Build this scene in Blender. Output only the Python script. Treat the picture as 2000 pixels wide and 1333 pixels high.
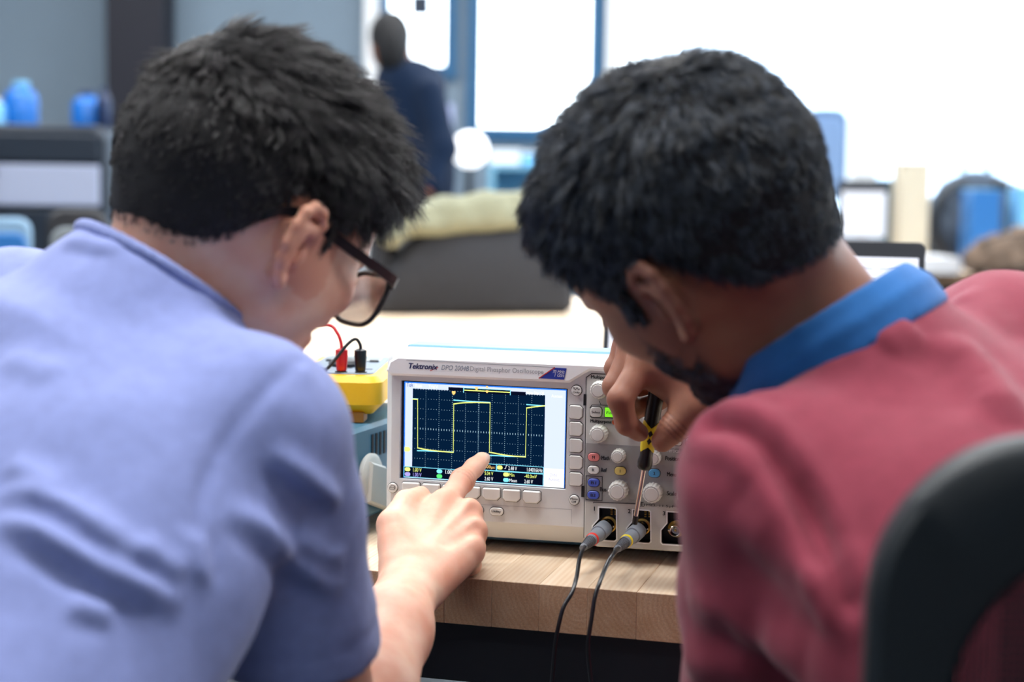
import bpy, bmesh, math, random
import numpy as np
from mathutils import Matrix, Vector

for o in list(bpy.data.objects):
    bpy.data.objects.remove(o, do_unlink=True)
scene = bpy.context.scene
COL = scene.collection
random.seed(7)
RNG = np.random.default_rng(11)

# ------------------------------------------------------------------ camera
IMG_W, IMG_H = 2000, 1333
LENS, SENSOR = 60.0, 36.0
F_PX = LENS / SENSOR * IMG_W
TABLE_Z = 0.76
CAM_Z = TABLE_Z + 0.357
PITCH = math.atan((IMG_H / 2 - 335) / F_PX)
ROLL = math.radians(0.9)
_r0 = np.array([1.0, 0, 0])
C_FWD = np.array([0, math.cos(PITCH), -math.sin(PITCH)])
_u0 = np.array([0, math.sin(PITCH), math.cos(PITCH)])
C_RIGHT = math.cos(ROLL) * _r0 + math.sin(ROLL) * _u0
C_UP = math.cos(ROLL) * _u0 - math.sin(ROLL) * _r0
C_POS = np.array([0.0, 0.0, CAM_Z])
cam_data = bpy.data.cameras.new('camera')
cam_data.lens = LENS
cam_data.sensor_width = SENSOR
cam_data.clip_start = 0.05
cam_data.dof.use_dof = True
cam_data.dof.focus_distance = 1.54
cam_data.dof.aperture_fstop = 3.9
cam = bpy.data.objects.new('camera', cam_data)
cam.matrix_world = Matrix(((C_RIGHT[0], C_UP[0], -C_FWD[0], C_POS[0]),
                           (C_RIGHT[1], C_UP[1], -C_FWD[1], C_POS[1]),
                           (C_RIGHT[2], C_UP[2], -C_FWD[2], C_POS[2]), (0, 0, 0, 1)))
COL.objects.link(cam)
scene.camera = cam

# ------------------------------------------------------------------ sky light and exposure
world = bpy.data.worlds.new('overcast_sky')
scene.world = world
world.use_nodes = True
_bg = world.node_tree.nodes['Background']
_bg.inputs[0].default_value = (0.80, 0.91, 1.0, 1)
_bg.inputs[1].default_value = 6.5
scene.view_settings.view_transform = 'Standard'
scene.view_settings.look = 'None'
scene.view_settings.gamma = 1.0
scene.view_settings.use_curve_mapping = False
scene.view_settings.exposure = 0.40
LAMP_POWER = 30.0
LAMP_SPOTS = [(x, y) for y in (-1.6, 1.25, 3.3, 5.4, 7.4) for x in (-2.2, -0.2, 1.8)]


def area_lamp(name, loc, sx, sy, power, color=(0.97, 0.985, 1.0)):
    l = bpy.data.lights.new(name, 'AREA')
    l.shape = 'RECTANGLE'
    l.size, l.size_y = sx, sy
    l.energy = power
    l.color = color
    return l


scene.cycles.max_bounces = 7
scene.cycles.diffuse_bounces = 3
scene.cycles.glossy_bounces = 3
scene.cycles.transmission_bounces = 4
scene.cycles.transparent_max_bounces = 8
scene.cycles.caustics_reflective = False
scene.cycles.caustics_refractive = False
scene.cycles.use_denoising = True
scene.cycles.use_adaptive_sampling = True
scene.cycles.adaptive_threshold = 0.07
scene.cycles.adaptive_min_samples = 16


# ------------------------------------------------------------------ geometry helpers
def P(px, py, d):
    """photo pixel + depth along the lens axis -> world point"""
    return C_POS + d * (C_FWD + (px - IMG_W / 2) / F_PX * C_RIGHT - (py - IMG_H / 2) / F_PX * C_UP)


def ray_dir(px, py):
    v = C_FWD + (px - IMG_W / 2) / F_PX * C_RIGHT - (py - IMG_H / 2) / F_PX * C_UP
    return v / np.linalg.norm(v)


def on_z(px, py, z):
    v = ray_dir(px, py)
    return C_POS + v * ((z - C_POS[2]) / v[2])


def unit(v):
    v = np.asarray(v, float)
    return v / np.linalg.norm(v)


def frame_from_axis(a):
    a = unit(a)
    t = np.array([0, 0, 1.0]) if abs(a[2]) < 0.9 else np.array([1.0, 0, 0])
    x = unit(np.cross(t, a))
    return x, np.cross(a, x), a


def rrect(w, h, r, n=5, cx=0.0, cy=0.0):
    pts = []
    for (sx, sy, a0) in ((1, 1, 0), (-1, 1, 90), (-1, -1, 180), (1, -1, 270)):
        for i in range(n + 1):
            a = math.radians(a0 + 90 * i / n)
            pts.append((cx + sx * (w / 2 - r) + r * math.cos(a), cy + sy * (h / 2 - r) + r * math.sin(a)))
    return pts


def inset(poly, c):
    n = len(poly)
    area = sum(poly[i][0] * poly[(i + 1) % n][1] - poly[(i + 1) % n][0] * poly[i][1] for i in range(n))
    s = 1 if area > 0 else -1
    out = []
    for i in range(n):
        p0, p1, p2 = poly[i - 1], poly[i], poly[(i + 1) % n]
        e1 = (p1[0] - p0[0], p1[1] - p0[1]); e2 = (p2[0] - p1[0], p2[1] - p1[1])
        l1 = math.hypot(*e1) or 1e-9; l2 = math.hypot(*e2) or 1e-9
        n1 = (-e1[1] / l1 * s, e1[0] / l1 * s); n2 = (-e2[1] / l2 * s, e2[0] / l2 * s)
        m = (n1[0] + n2[0], n1[1] + n2[1]); ml = math.hypot(*m) or 1e-9
        m = (m[0] / ml, m[1] / ml)
        k = c / max(0.35, m[0] * n1[0] + m[1] * n1[1])
        out.append((p1[0] + m[0] * k, p1[1] + m[1] * k))
    return out


class MB:
    """collects shapes that end up as ONE mesh"""
    def __init__(s):
        s.v, s.f, s.m = [], [], []

    def add(s, verts, faces, mi=0):
        o = len(s.v)
        s.v += [tuple(map(float, p)) for p in verts]
        s.f += [tuple(i + o for i in f) for f in faces]
        s.m += [mi] * len(faces)
        return s

    def box(s, x0, x1, y0, y1, z0, z1, b=0.0, mi=0):
        if b > 0:
            return s.cham_box(x0, x1, y0, y1, z0, z1, b, mi)
        v = [(x, y, z) for z in (z0, z1) for y in (y0, y1) for x in (x0, x1)]
        return s.add(v, [(0, 2, 3, 1), (4, 5, 7, 6), (0, 1, 5, 4), (2, 6, 7, 3), (0, 4, 6, 2), (1, 3, 7, 5)], mi)

    def cham_box(s, x0, x1, y0, y1, z0, z1, b, mi=0):
        poly = [(x0 + b, z0), (x1 - b, z0), (x1, z0 + b), (x1, z1 - b), (x1 - b, z1), (x0 + b, z1), (x0, z1 - b), (x0, z0 + b)]
        return s.prism(poly, y0, y1, b, b, mi)

    def prism(s, poly, y0, y1, c0=0.0, c1=0.0, mi=0, axis='y'):
        """polygon in x,z extruded along y; c0 / c1 chamfer the front / back rim"""
        loops = []
        if c0: loops.append((inset(poly, c0), y0)); loops.append((poly, y0 + c0))
        else: loops.append((poly, y0))
        if c1: loops.append((poly, y1 - c1)); loops.append((inset(poly, c1), y1))
        else: loops.append((poly, y1))
        n = len(poly)
        area = sum(poly[i][0] * poly[(i + 1) % n][1] - poly[(i + 1) % n][0] * poly[i][1] for i in range(n))
        v = []
        for lp, y in loops:
            for (a, b) in lp:
                v.append((a, y, b) if axis == 'y' else ((a, b, y) if axis == 'z' else (y, a, b)))
        fs = []
        for k in range(len(loops) - 1):
            for i in range(n):
                j = (i + 1) % n
                fs.append((k * n + i, k * n + j, (k + 1) * n + j, (k + 1) * n + i))
        fs.append(tuple(reversed(range(n)))); L = (len(loops) - 1) * n
        fs.append(tuple(range(L, L + n)))
        flip = (area > 0) == (axis == 'y')
        # outward orientation: fixed afterwards with recalc in build()
        return s.add(v, fs, mi)

    def tube(s, pts, rad, n=10, mi=0, caps=True, flat=None):
        pts = [np.asarray(p, float) for p in pts]
        if not hasattr(rad, '__len__'): rad = [rad] * len(pts)
        v, fs = [], []
        prev = None
        for i, p in enumerate(pts):
            t = unit(pts[min(i + 1, len(pts) - 1)] - pts[max(i - 1, 0)])
            if prev is None:
                x = frame_from_axis(t)[0]
            else:
                x = unit(prev - t * np.dot(prev, t))
            prev = x
            y = np.cross(t, x)
            for k in range(n):
                a = 2 * math.pi * k / n
                v.append(p + rad[i] * (math.cos(a) * x + math.sin(a) * y))
        for i in range(len(pts) - 1):
            for k in range(n):
                j = (k + 1) % n
                fs.append((i * n + k, i * n + j, (i + 1) * n + j, (i + 1) * n + k))
        if caps:
            fs.append(tuple(reversed(range(n)))); fs.append(tuple(range((len(pts) - 1) * n, len(pts) * n)))
        return s.add(v, fs, mi)

    def lathe(s, prof, org, axis, n=24, mi=0, grip=0.0, gn=0):
        """prof: (radius, height) pairs along axis from org"""
        x, y, a = frame_from_axis(axis)
        org = np.asarray(org, float)
        v, fs = [], []
        for (r, h) in prof:
            for k in range(n):
                t = 2 * math.pi * k / n
                rr = r * (1 + (grip * math.cos(gn * t) if grip else 0))
                v.append(org + a * h + rr * (math.cos(t) * x + math.sin(t) * y))
        for i in range(len(prof) - 1):
            for k in range(n):
                j = (k + 1) % n
                fs.append((i * n + k, i * n + j, (i + 1) * n + j, (i + 1) * n + k))
        fs.append(tuple(reversed(range(n)))); fs.append(tuple(range((len(prof) - 1) * n, len(prof) * n)))
        return s.add(v, fs, mi)

    def line(s, pts, w, y=0.0, mi=0):
        """flat printed line in the x,z plane at depth y"""
        for (a, b) in zip(pts[:-1], pts[1:]):
            a = np.array(a, float); b = np.array(b, float)
            d = b - a; L = np.linalg.norm(d)
            if L < 1e-9: continue
            nn = np.array([-d[1], d[0]]) / L * w / 2
            e = d / L * w / 2 * 0.7
            q = [a - nn - e, b - nn + e, b + nn + e, a + nn - e]
            s.add([(p[0], y, p[1]) for p in q], [(0, 1, 2, 3)], mi)
        return s

    def poly(s, pts, y=0.0, mi=0):
        return s.add([(p[0], y, p[1]) for p in pts], [tuple(range(len(pts)))], mi)

    def text(s, key, x, z, width=None, cap=None, y=0.0, rot=0.0, center=True, mi=0, bold=0.0):
        """lettering in the x,z plane; (x, z) is its centre (or left middle)"""
        tv, tf, (tw, th) = TEXT[key]
        sx = sz = 1.0
        if cap: sz = cap / th
        if width: sx = width / tw
        if not cap: sz = sx
        if not width: sx = sz
        c, sn = math.cos(rot), math.sin(rot)
        out = []
        for (a, b) in tv:
            a = a * sx - (tw * sx / 2 if center else 0); b = b * sz - th * sz / 2
            out.append((x + a * c - b * sn, y, z + a * sn + b * c))
        s.add(out, tf, mi)
        if bold:
            e = bold * (cap or th * sz)
            s.add([(a + e, b - 0.00002, c_) for (a, b, c_) in out], tf, mi)
            s.add([(a + e / 2, b - 0.00001, c_ + e * 0.4) for (a, b, c_) in out], tf, mi)
        return s

    def build(s, name, mats, parent=None, smooth=None, recalc=True, loc=None, rotz=None):
        me = bpy.data.meshes.new(name)
        me.from_pydata(s.v, [], s.f)
        if not isinstance(mats, (list, tuple)): mats = [mats]
        for m in mats: me.materials.append(m)
        if len(mats) > 1: me.polygons.foreach_set('material_index', s.m)
        if recalc:
            bm = bmesh.new(); bm.from_mesh(me)
            bmesh.ops.recalc_face_normals(bm, faces=bm.faces)
            bm.to_mesh(me); bm.free()
        if smooth is not None:
            me.polygons.foreach_set('use_smooth', [True] * len(me.polygons))
            me.set_sharp_from_angle(angle=math.radians(smooth))
        me.update()
        return link(name, me, parent, loc, rotz)


def link(name, data, parent=None, loc=None, rotz=None):
    o = bpy.data.objects.new(name, data)
    COL.objects.link(o)
    if parent is not None: o.parent = parent
    if loc is not None: o.location = loc
    if rotz is not None: o.rotation_euler = (0, 0, rotz)
    return o


def tag(o, label=None, cat=None, group=None, kind=None):
    if label: o['label'] = label
    if cat: o['category'] = cat
    if group: o['group'] = group
    if kind: o['kind'] = kind
    return o


def thing(name, label, cat, loc=(0, 0, 0), rotz=0.0, group=None):
    return tag(link(name, None, None, loc, rotz), label, cat, group)


# ------------------------------------------------------------------ materials
def mat(name, col, rough=0.5, metal=0.0, spec=0.5, emit=None, estr=0.0, noise=0.0, nscale=40.0, bump=0.0, bscale=200.0,
        sss=0.0, sheen=0.0, coat=0.0, alpha=None):
    m = bpy.data.materials.new(name)
    m.use_nodes = True
    nt = m.node_tree
    b = nt.nodes['Principled BSDF']
    b.inputs['Base Color'].default_value = (*col, 1)
    b.inputs['Roughness'].default_value = rough
    b.inputs['Metallic'].default_value = metal
    b.inputs['Specular IOR Level'].default_value = spec
    if emit:
        b.inputs['Emission Color'].default_value = (*emit, 1)
        b.inputs['Emission Strength'].default_value = estr
    if sss:
        b.inputs['Subsurface Weight'].default_value = sss
        b.inputs['Subsurface Radius'].default_value = (0.012, 0.005, 0.003)
        b.inputs['Subsurface Scale'].default_value = 0.6
    if sheen:
        b.inputs['Sheen Weight'].default_value = sheen
        b.inputs['Sheen Roughness'].default_value = 0.5
    if coat: b.inputs['Coat Weight'].default_value = coat
    tc = None
    if noise or bump:
        tc = nt.nodes.new('ShaderNodeTexCoord')
    if noise:
        n = nt.nodes.new('ShaderNodeTexNoise'); n.inputs['Scale'].default_value = nscale; n.inputs['Detail'].default_value = 4
        nt.links.new(tc.outputs['Object'], n.inputs['Vector'])
        r = nt.nodes.new('ShaderNodeMapRange')
        r.inputs['From Min'].default_value = 0.3; r.inputs['From Max'].default_value = 0.7
        r.inputs['To Min'].default_value = 1 - noise; r.inputs['To Max'].default_value = 1 + noise
        nt.links.new(n.outputs['Fac'], r.inputs['Value'])
        mx = nt.nodes.new('ShaderNodeMix'); mx.data_type = 'RGBA'; mx.blend_type = 'MULTIPLY'
        mx.inputs[0].default_value = 1.0
        mx.inputs[6].default_value = (*col, 1)
        nt.links.new(r.outputs['Result'], mx.inputs[7])
        nt.links.new(mx.outputs[2], b.inputs['Base Color'])
    if bump:
        n2 = nt.nodes.new('ShaderNodeTexNoise'); n2.inputs['Scale'].default_value = bscale; n2.inputs['Detail'].default_value = 3
        nt.links.new(tc.outputs['Object'], n2.inputs['Vector'])
        bp = nt.nodes.new('ShaderNodeBump'); bp.inputs['Strength'].default_value = bump; bp.inputs['Distance'].default_value = 0.001
        nt.links.new(n2.outputs['Fac'], bp.inputs['Height'])
        nt.links.new(bp.outputs['Normal'], b.inputs['Normal'])
    return m


def srgb(r, g, b):
    f = lambda c: (c / 255 / 12.92) if c / 255 <= 0.04045 else ((c / 255 + 0.055) / 1.055) ** 2.4
    return (f(r), f(g), f(b))


def emis(name, col, strength):
    m = bpy.data.materials.new(name)
    m.use_nodes = True
    nt = m.node_tree
    nt.nodes.clear()
    e = nt.nodes.new('ShaderNodeEmission'); e.inputs[0].default_value = (*col, 1); e.inputs[1].default_value = strength
    o = nt.nodes.new('ShaderNodeOutputMaterial')
    nt.links.new(e.outputs[0], o.inputs[0])
    return m


def glass_mat(name, tint=(1, 1, 1), gloss=0.06, rough=0.02):
    m = bpy.data.materials.new(name)
    m.use_nodes = True
    nt = m.node_tree
    nt.nodes.clear()
    t = nt.nodes.new('ShaderNodeBsdfTransparent'); t.inputs[0].default_value = (*tint, 1)
    g = nt.nodes.new('ShaderNodeBsdfGlossy'); g.inputs['Roughness'].default_value = rough
    fr = nt.nodes.new('ShaderNodeFresnel'); fr.inputs[0].default_value = 1.45
    ad = nt.nodes.new('ShaderNodeMath'); ad.operation = 'MULTIPLY_ADD'; ad.inputs[1].default_value = 0.7; ad.inputs[2].default_value = gloss
    mx = nt.nodes.new('ShaderNodeMixShader')
    o = nt.nodes.new('ShaderNodeOutputMaterial')
    nt.links.new(fr.outputs[0], ad.inputs[0]); nt.links.new(ad.outputs[0], mx.inputs[0])
    nt.links.new(t.outputs[0], mx.inputs[1]); nt.links.new(g.outputs[0], mx.inputs[2]); nt.links.new(mx.outputs[0], o.inputs[0])
    return m


def wood_mat(name, light, dark):
    """laminated maple: growth rings round a random heart that runs along the plank (local y)"""
    m = bpy.data.materials.new(name)
    m.use_nodes = True
    nt = m.node_tree
    N = nt.nodes.new; Lk = nt.links.new
    b = nt.nodes['Principled BSDF']
    b.inputs['Roughness'].default_value = 0.5
    b.inputs['Specular IOR Level'].default_value = 0.35
    tc = N('ShaderNodeTexCoord'); oi = N('ShaderNodeObjectInfo')
    off = N('ShaderNodeVectorMath'); off.operation = 'MULTIPLY_ADD'
    cmb = N('ShaderNodeCombineXYZ')
    for k, mul in ((0, 0.16), (1, 7.0), (2, 0.09)):
        mm = N('ShaderNodeMath'); mm.operation = 'MULTIPLY'; mm.inputs[1].default_value = mul * (13.7 if k == 2 else 1)
        Lk(oi.outputs['Random'], mm.inputs[0])
        if k == 2:
            fr = N('ShaderNodeMath'); fr.operation = 'PINGPONG'; fr.inputs[1].default_value = 0.09
            Lk(mm.outputs[0], fr.inputs[0]); Lk(fr.outputs[0], cmb.inputs[k])
        else:
            Lk(mm.outputs[0], cmb.inputs[k])
    off.inputs[1].default_value = (1, 1, 1)
    Lk(tc.outputs['Object'], off.inputs[0]); Lk(cmb.outputs[0], off.inputs[2])
    mp = N('ShaderNodeMapping'); mp.inputs['Scale'].default_value = (1, 0.05, 1); mp.inputs['Location'].default_value = (-0.08, 0, -0.03)
    Lk(off.outputs[0], mp.inputs[0])
    w = N('ShaderNodeTexWave'); w.wave_type = 'RINGS'; w.rings_direction = 'Y'
    w.inputs['Scale'].default_value = 70; w.inputs['Distortion'].default_value = 3.5; w.inputs['Detail'].default_value = 3
    w.inputs['Detail Scale'].default_value = 1.5
    Lk(mp.outputs[0], w.inputs['Vector'])
    n = N('ShaderNodeTexNoise'); n.inputs['Scale'].default_value = 60; n.inputs['Detail'].default_value = 6
    mp2 = N('ShaderNodeMapping'); mp2.inputs['Scale'].default_value = (1, 0.06, 1)
    Lk(off.outputs[0], mp2.inputs[0]); Lk(mp2.outputs[0], n.inputs['Vector'])
    mixf = N('ShaderNodeMix'); mixf.data_type = 'FLOAT'; mixf.inputs[0].default_value = 0.80
    Lk(w.outputs['Fac'], mixf.inputs[2]); Lk(n.outputs['Fac'], mixf.inputs[3])
    cr = N('ShaderNodeValToRGB')
    cr.color_ramp.elements[0].position = 0.25; cr.color_ramp.elements[0].color = (*dark, 1)
    cr.color_ramp.elements[1].position = 0.75; cr.color_ramp.elements[1].color = (*light, 1)
    Lk(mixf.outputs[0], cr.inputs[0])
    hs = N('ShaderNodeHueSaturation')
    mr = N('ShaderNodeMapRange'); mr.inputs['To Min'].default_value = 0.86; mr.inputs['To Max'].default_value = 1.1
    Lk(oi.outputs['Random'], mr.inputs[0]); Lk(mr.outputs[0], hs.inputs['Value']); Lk(cr.outputs[0], hs.inputs['Color'])
    # end grain takes up more finish and reads darker than the faces
    nx = N('ShaderNodeSeparateXYZ'); Lk(tc.outputs['Normal'], nx.inputs[0])
    ab = N('ShaderNodeMath'); ab.operation = 'ABSOLUTE'; Lk(nx.outputs['Y'], ab.inputs[0])
    em = N('ShaderNodeMix'); em.data_type = 'RGBA'; em.blend_type = 'MULTIPLY'
    Lk(ab.outputs[0], em.inputs[0]); Lk(hs.outputs[0], em.inputs[6]); em.inputs[7].default_value = (0.64, 0.52, 0.43, 1)
    fn = N('ShaderNodeTexNoise'); fn.inputs['Scale'].default_value = 700; fn.inputs['Detail'].default_value = 4
    Lk(tc.outputs['Object'], fn.inputs['Vector'])
    fm = N('ShaderNodeMapRange'); fm.inputs['From Min'].default_value = 0.3; fm.inputs['From Max'].default_value = 0.7
    fm.inputs['To Min'].default_value = 0.80; fm.inputs['To Max'].default_value = 1.12
    Lk(fn.outputs['Fac'], fm.inputs[0])
    gm = N('ShaderNodeMix'); gm.data_type = 'RGBA'; gm.blend_type = 'MULTIPLY'
    Lk(ab.outputs[0], gm.inputs[0]); Lk(em.outputs[2], gm.inputs[6]); Lk(fm.outputs[0], gm.inputs[7])
    Lk(gm.outputs[2], b.inputs['Base Color'])
    return m


# ------------------------------------------------------------------ lettering cache (built while the scene is still small)
TEXT = {}


def cache_text(items):
    tmp = []
    for (key, body, shear, bold) in items:
        cu = bpy.data.curves.new('lettering', 'FONT')
        cu.body = body; cu.shear = shear; cu.offset = bold; cu.size = 1.0; cu.resolution_u = 3
        cu.align_x = 'LEFT'
        o = bpy.data.objects.new('lettering', cu)
        COL.objects.link(o); tmp.append((key, o))
    bpy.context.view_layer.update()
    dg = bpy.context.evaluated_depsgraph_get()
    for key, o in tmp:
        me = bpy.data.meshes.new_from_object(o.evaluated_get(dg))
        v = np.array([p.co[:2] for p in me.vertices]) if len(me.vertices) else np.zeros((1, 2))
        lo, hi = v.min(0), v.max(0)
        TEXT[key] = ([tuple(p - lo) for p in v], [tuple(p.vertices) for p in me.polygons], tuple(hi - lo))
        bpy.data.meshes.remove(me)
    for key, o in tmp:
        cu = o.data
        bpy.data.objects.remove(o, do_unlink=True); bpy.data.curves.remove(cu)


IT, BD = 0.25, 0.018
_items = []
for s_ in ('Only', 'Menu', 'Off', 'Utility', 'Select', 'Fine', 'Multipurpose', 'Inten', 'Math', 'Ref', 'Bus', 'M', 'R', 'B1', 'B2',
           '1', '2', '3', 'b', 'a', 'Position', 'Scale', 'Vertical', 'Acq', '4', 'Tek', 'Run', "Trig'd", 'Noise Filter Off', 'Autoset',
           'Undo', '1.00 V', '1.00V', '5.04 V', '2.60 V', 'Min', 'Mean', '-40.0mV', '0.000\u03bcs', '2.48 V', '1.04016kHz',
           '1M\u03a9, 11.5pF \u2264300 V', 'T'):
    _items.append((s_, s_, 0.0, 0.0))
_items += [('Tektronix', 'Tektronix', IT, 0.012), ('DPO 2004B', 'DPO 2004B', IT, 0.0), ('Digital Phosphor Oscilloscope', 'Digital Phosphor Oscilloscope', 0.0, 0.0),
           ('70 MHz', '70 MHz', IT, 0.0), ('1 GS/s', '1 GS/s', IT, 0.0)]
cache_text(_items)


# ------------------------------------------------------------------ smooth solid modelling (signed distance -> one closed surface)
class Solid:
    def __init__(s):
        s.ops = []

    def _put(s, kind, fn, lo, hi, k):
        s.ops.append((kind, fn, np.asarray(lo, float), np.asarray(hi, float), k))
        return s

    def cone(s, a, b, r1, r2=None, k=0.01, kind='add', flat=None, q=1.0):
        """round cone a->b; flat = axis along which the section is q times as wide"""
        a = np.asarray(a, float); b = np.asarray(b, float)
        r2 = r1 if r2 is None else r2
        ba = b - a; L2 = max(1e-12, ba.dot(ba))
        w = None if flat is None else unit(flat)

        def fn(X, Y, Z):
            x, y, z = X - a[0], Y - a[1], Z - a[2]
            t = np.clip((x * ba[0] + y * ba[1] + z * ba[2]) / L2, 0, 1)
            x = x - t * ba[0]; y = y - t * ba[1]; z = z - t * ba[2]
            r = r1 + (r2 - r1) * t
            if w is not None:
                c = x * w[0] + y * w[1] + z * w[2]
                d2 = x * x + y * y + z * z - c * c
                e = np.sqrt(d2 + (c / q) ** 2)
                g = np.sqrt(d2 + (c / (q * q)) ** 2) + 1e-9
                return (e - r) * np.minimum(1.0, e / g)if q < 1 else (e - r)
            return np.sqrt(x * x + y * y + z * z) - r
        R = max(r1, r2) * max(1.0, q)
        return s._put(kind, fn, np.minimum(a, b) - R, np.maximum(a, b) + R, k)

    def ell(s, c, r, axes=None, k=0.01, kind='add'):
        c = np.asarray(c, float); r = np.asarray(r, float)
        A = np.eye(3) if axes is None else np.asarray(axes, float)      # columns = local axes

        def fn(X, Y, Z):
            x, y, z = X - c[0], Y - c[1], Z - c[2]
            u = x * A[0, 0] + y * A[1, 0] + z * A[2, 0]
            v = x * A[0, 1] + y * A[1, 1] + z * A[2, 1]
            w = x * A[0, 2] + y * A[1, 2] + z * A[2, 2]
            k0 = np.sqrt((u / r[0]) ** 2 + (v / r[1]) ** 2 + (w / r[2]) ** 2)
            k1 = np.sqrt((u / r[0] ** 2) ** 2 + (v / r[1] ** 2) ** 2 + (w / r[2] ** 2) ** 2) + 1e-9
            return k0 * (k0 - 1) / k1
        e = np.sqrt(((A * r) ** 2).sum(1))
        return s._put(kind, fn, c - e, c + e, k)

    def chain(s, pts, rad, k=0.01, kind='add', kk=None, flat=None, q=1.0):
        for i in range(len(pts) - 1):
            s.cone(pts[i], pts[i + 1], rad[i], rad[i + 1], k if (i == 0 or kk is None) else kk, kind, flat, q)
        return s

    def cut(s, p, n, lo, hi, k=0.004):
        """remove what lies beyond the plane (p, n) inside the box lo..hi"""
        p = np.asarray(p, float); n = unit(n)
        return s._put('cut', lambda X, Y, Z: (X - p[0]) * n[0] + (Y - p[1]) * n[1] + (Z - p[2]) * n[2], lo, hi, k)

    def mesh(s, h, lo=None, hi=None):
        if lo is None:
            adds = [o for o in s.ops if o[0] == 'add']
            lo = np.min([o[2] for o in adds], 0) - 3 * h; hi = np.max([o[3] for o in adds], 0) + 3 * h
        lo = np.asarray(lo, float); hi = np.asarray(hi, float)
        n = np.ceil((hi - lo) / h).astype(int) + 1
        ax = [(lo[i] + h * np.arange(n[i])).astype(np.float32) for i in range(3)]
        F = np.full(n, 0.5, np.float32)
        for kind, fn, plo, phi, k in s.ops:
            mg = (k * 1.3 + 3 * h) if kind != 'cut' else 0.0
            i0 = np.clip(np.floor((plo - mg - lo) / h).astype(int), 0, n); i1 = np.clip(np.ceil((phi + mg - lo) / h).astype(int) + 1, 0, n)
            if np.any(i1 <= i0): continue
            sl = tuple(slice(i0[j], i1[j]) for j in range(3))
            D = fn(ax[0][sl[0]][:, None, None], ax[1][sl[1]][None, :, None], ax[2][sl[2]][None, None, :]).astype(np.float32)
            A = F[sl]
            if kind == 'add':
                t = np.clip(0.5 + 0.5 * (A - D) / k, 0, 1)
                F[sl] = A + (D - A) * t - k * t * (1 - t)
            else:
                D = D if kind == 'cut' else -D
                t = np.clip(0.5 + 0.5 * (D - A) / k, 0, 1)
                F[sl] = A + (D - A) * t + k * t * (1 - t)
        return surface_nets(F, lo, h)


def surface_nets(F, lo, h):
    ins = F < 0
    nx, ny, nz = F.shape
    c = np.zeros((nx - 1, ny - 1, nz - 1), np.uint8)
    for dx in (0, 1):
        for dy in (0, 1):
            for dz in (0, 1):
                c += ins[dx:nx - 1 + dx, dy:ny - 1 + dy, dz:nz - 1 + dz]
    act = np.argwhere((c > 0) & (c < 8))
    idx = np.full(c.shape, -1, np.int32)
    idx[act[:, 0], act[:, 1], act[:, 2]] = np.arange(len(act))
    acc = np.zeros((len(act), 3)); cnt = np.zeros(len(act))
    corners = [(0, 0, 0), (1, 0, 0), (0, 1, 0), (1, 1, 0), (0, 0, 1), (1, 0, 1), (0, 1, 1), (1, 1, 1)]
    val = {cn: F[act[:, 0] + cn[0], act[:, 1] + cn[1], act[:, 2] + cn[2]] for cn in corners}
    for a in corners:
        for ax in range(3):
            if a[ax] == 1: continue
            b = list(a); b[ax] = 1; b = tuple(b)
            va, vb = val[a], val[b]
            m = (va < 0) != (vb < 0)
            t = va[m] / (va[m] - vb[m])
            p = np.tile(np.array(a, float), (m.sum(), 1)); p[:, ax] += t
            acc[m] += p; cnt[m] += 1
    V = lo + h * (act + acc / cnt[:, None])
    quads = []
    for ax in range(3):
        s0 = [slice(None)] * 3; s1 = [slice(None)] * 3
        s0[ax] = slice(0, -1); s1[ax] = slice(1, None)
        a = ins[tuple(s0)]; b = ins[tuple(s1)]
        e = np.argwhere(a != b)
        o1, o2 = [(1, 2), (2, 0), (0, 1)][ax]
        ok = (e[:, o1] > 0) & (e[:, o2] > 0) & (e[:, o1] < F.shape[o1] - 1) & (e[:, o2] < F.shape[o2] - 1)
        e = e[ok]
        q = []
        for (d1, d2) in ((0, 0), (1, 0), (1, 1), (0, 1)):
            cc = e.copy(); cc[:, o1] -= d1; cc[:, o2] -= d2
            q.append(idx[cc[:, 0], cc[:, 1], cc[:, 2]])
        q = np.stack(q, 1)
        flip = ~a[e[:, 0], e[:, 1], e[:, 2]]
        q[flip] = q[flip][:, ::-1]
        quads.append(q)
    Q = np.concatenate(quads)
    Q = Q[(Q >= 0).all(1)]
    return V, Q


def vnormals(V, Q):
    n = np.cross(V[Q[:, 2]] - V[Q[:, 0]], V[Q[:, 3]] - V[Q[:, 1]])
    N = np.zeros_like(V)
    for k in range(4): np.add.at(N, Q[:, k], n)
    return N / (np.linalg.norm(N, axis=1)[:, None] + 1e-12)


def relax(V, Q, it=2, lam=0.5):
    for _ in range(it):
        S = np.zeros_like(V); c = np.zeros(len(V))
        for k in range(4):
            for j in (1, 3):
                np.add.at(S, Q[:, k], V[Q[:, (k + j) % 4]]); np.add.at(c, Q[:, k], 1)
        V = V + lam * (S / c[:, None] - V)
    return V


def np_mesh(name, V, Q, mats, parent=None, attrs=None):
    me = bpy.data.meshes.new(name)
    me.vertices.add(len(V)); me.vertices.foreach_set('co', np.asarray(V, np.float32).ravel())
    me.loops.add(Q.size); me.loops.foreach_set('vertex_index', Q.astype(np.int32).ravel())
    me.polygons.add(len(Q)); me.polygons.foreach_set('loop_start', np.arange(0, Q.size, Q.shape[1], dtype=np.int32))
    me.polygons.foreach_set('loop_total', np.full(len(Q), Q.shape[1], np.int32))
    me.update(calc_edges=True); me.validate()
    me.polygons.foreach_set('use_smooth', np.ones(len(me.polygons), bool))
    for m in (mats if isinstance(mats, (list, tuple)) else [mats]): me.materials.append(m)
    for k, arr in (attrs or {}).items():
        a = me.attributes.new(k, 'FLOAT', 'POINT'); a.data.foreach_set('value', np.asarray(arr, np.float32))
    return link(name, me, parent)


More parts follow.
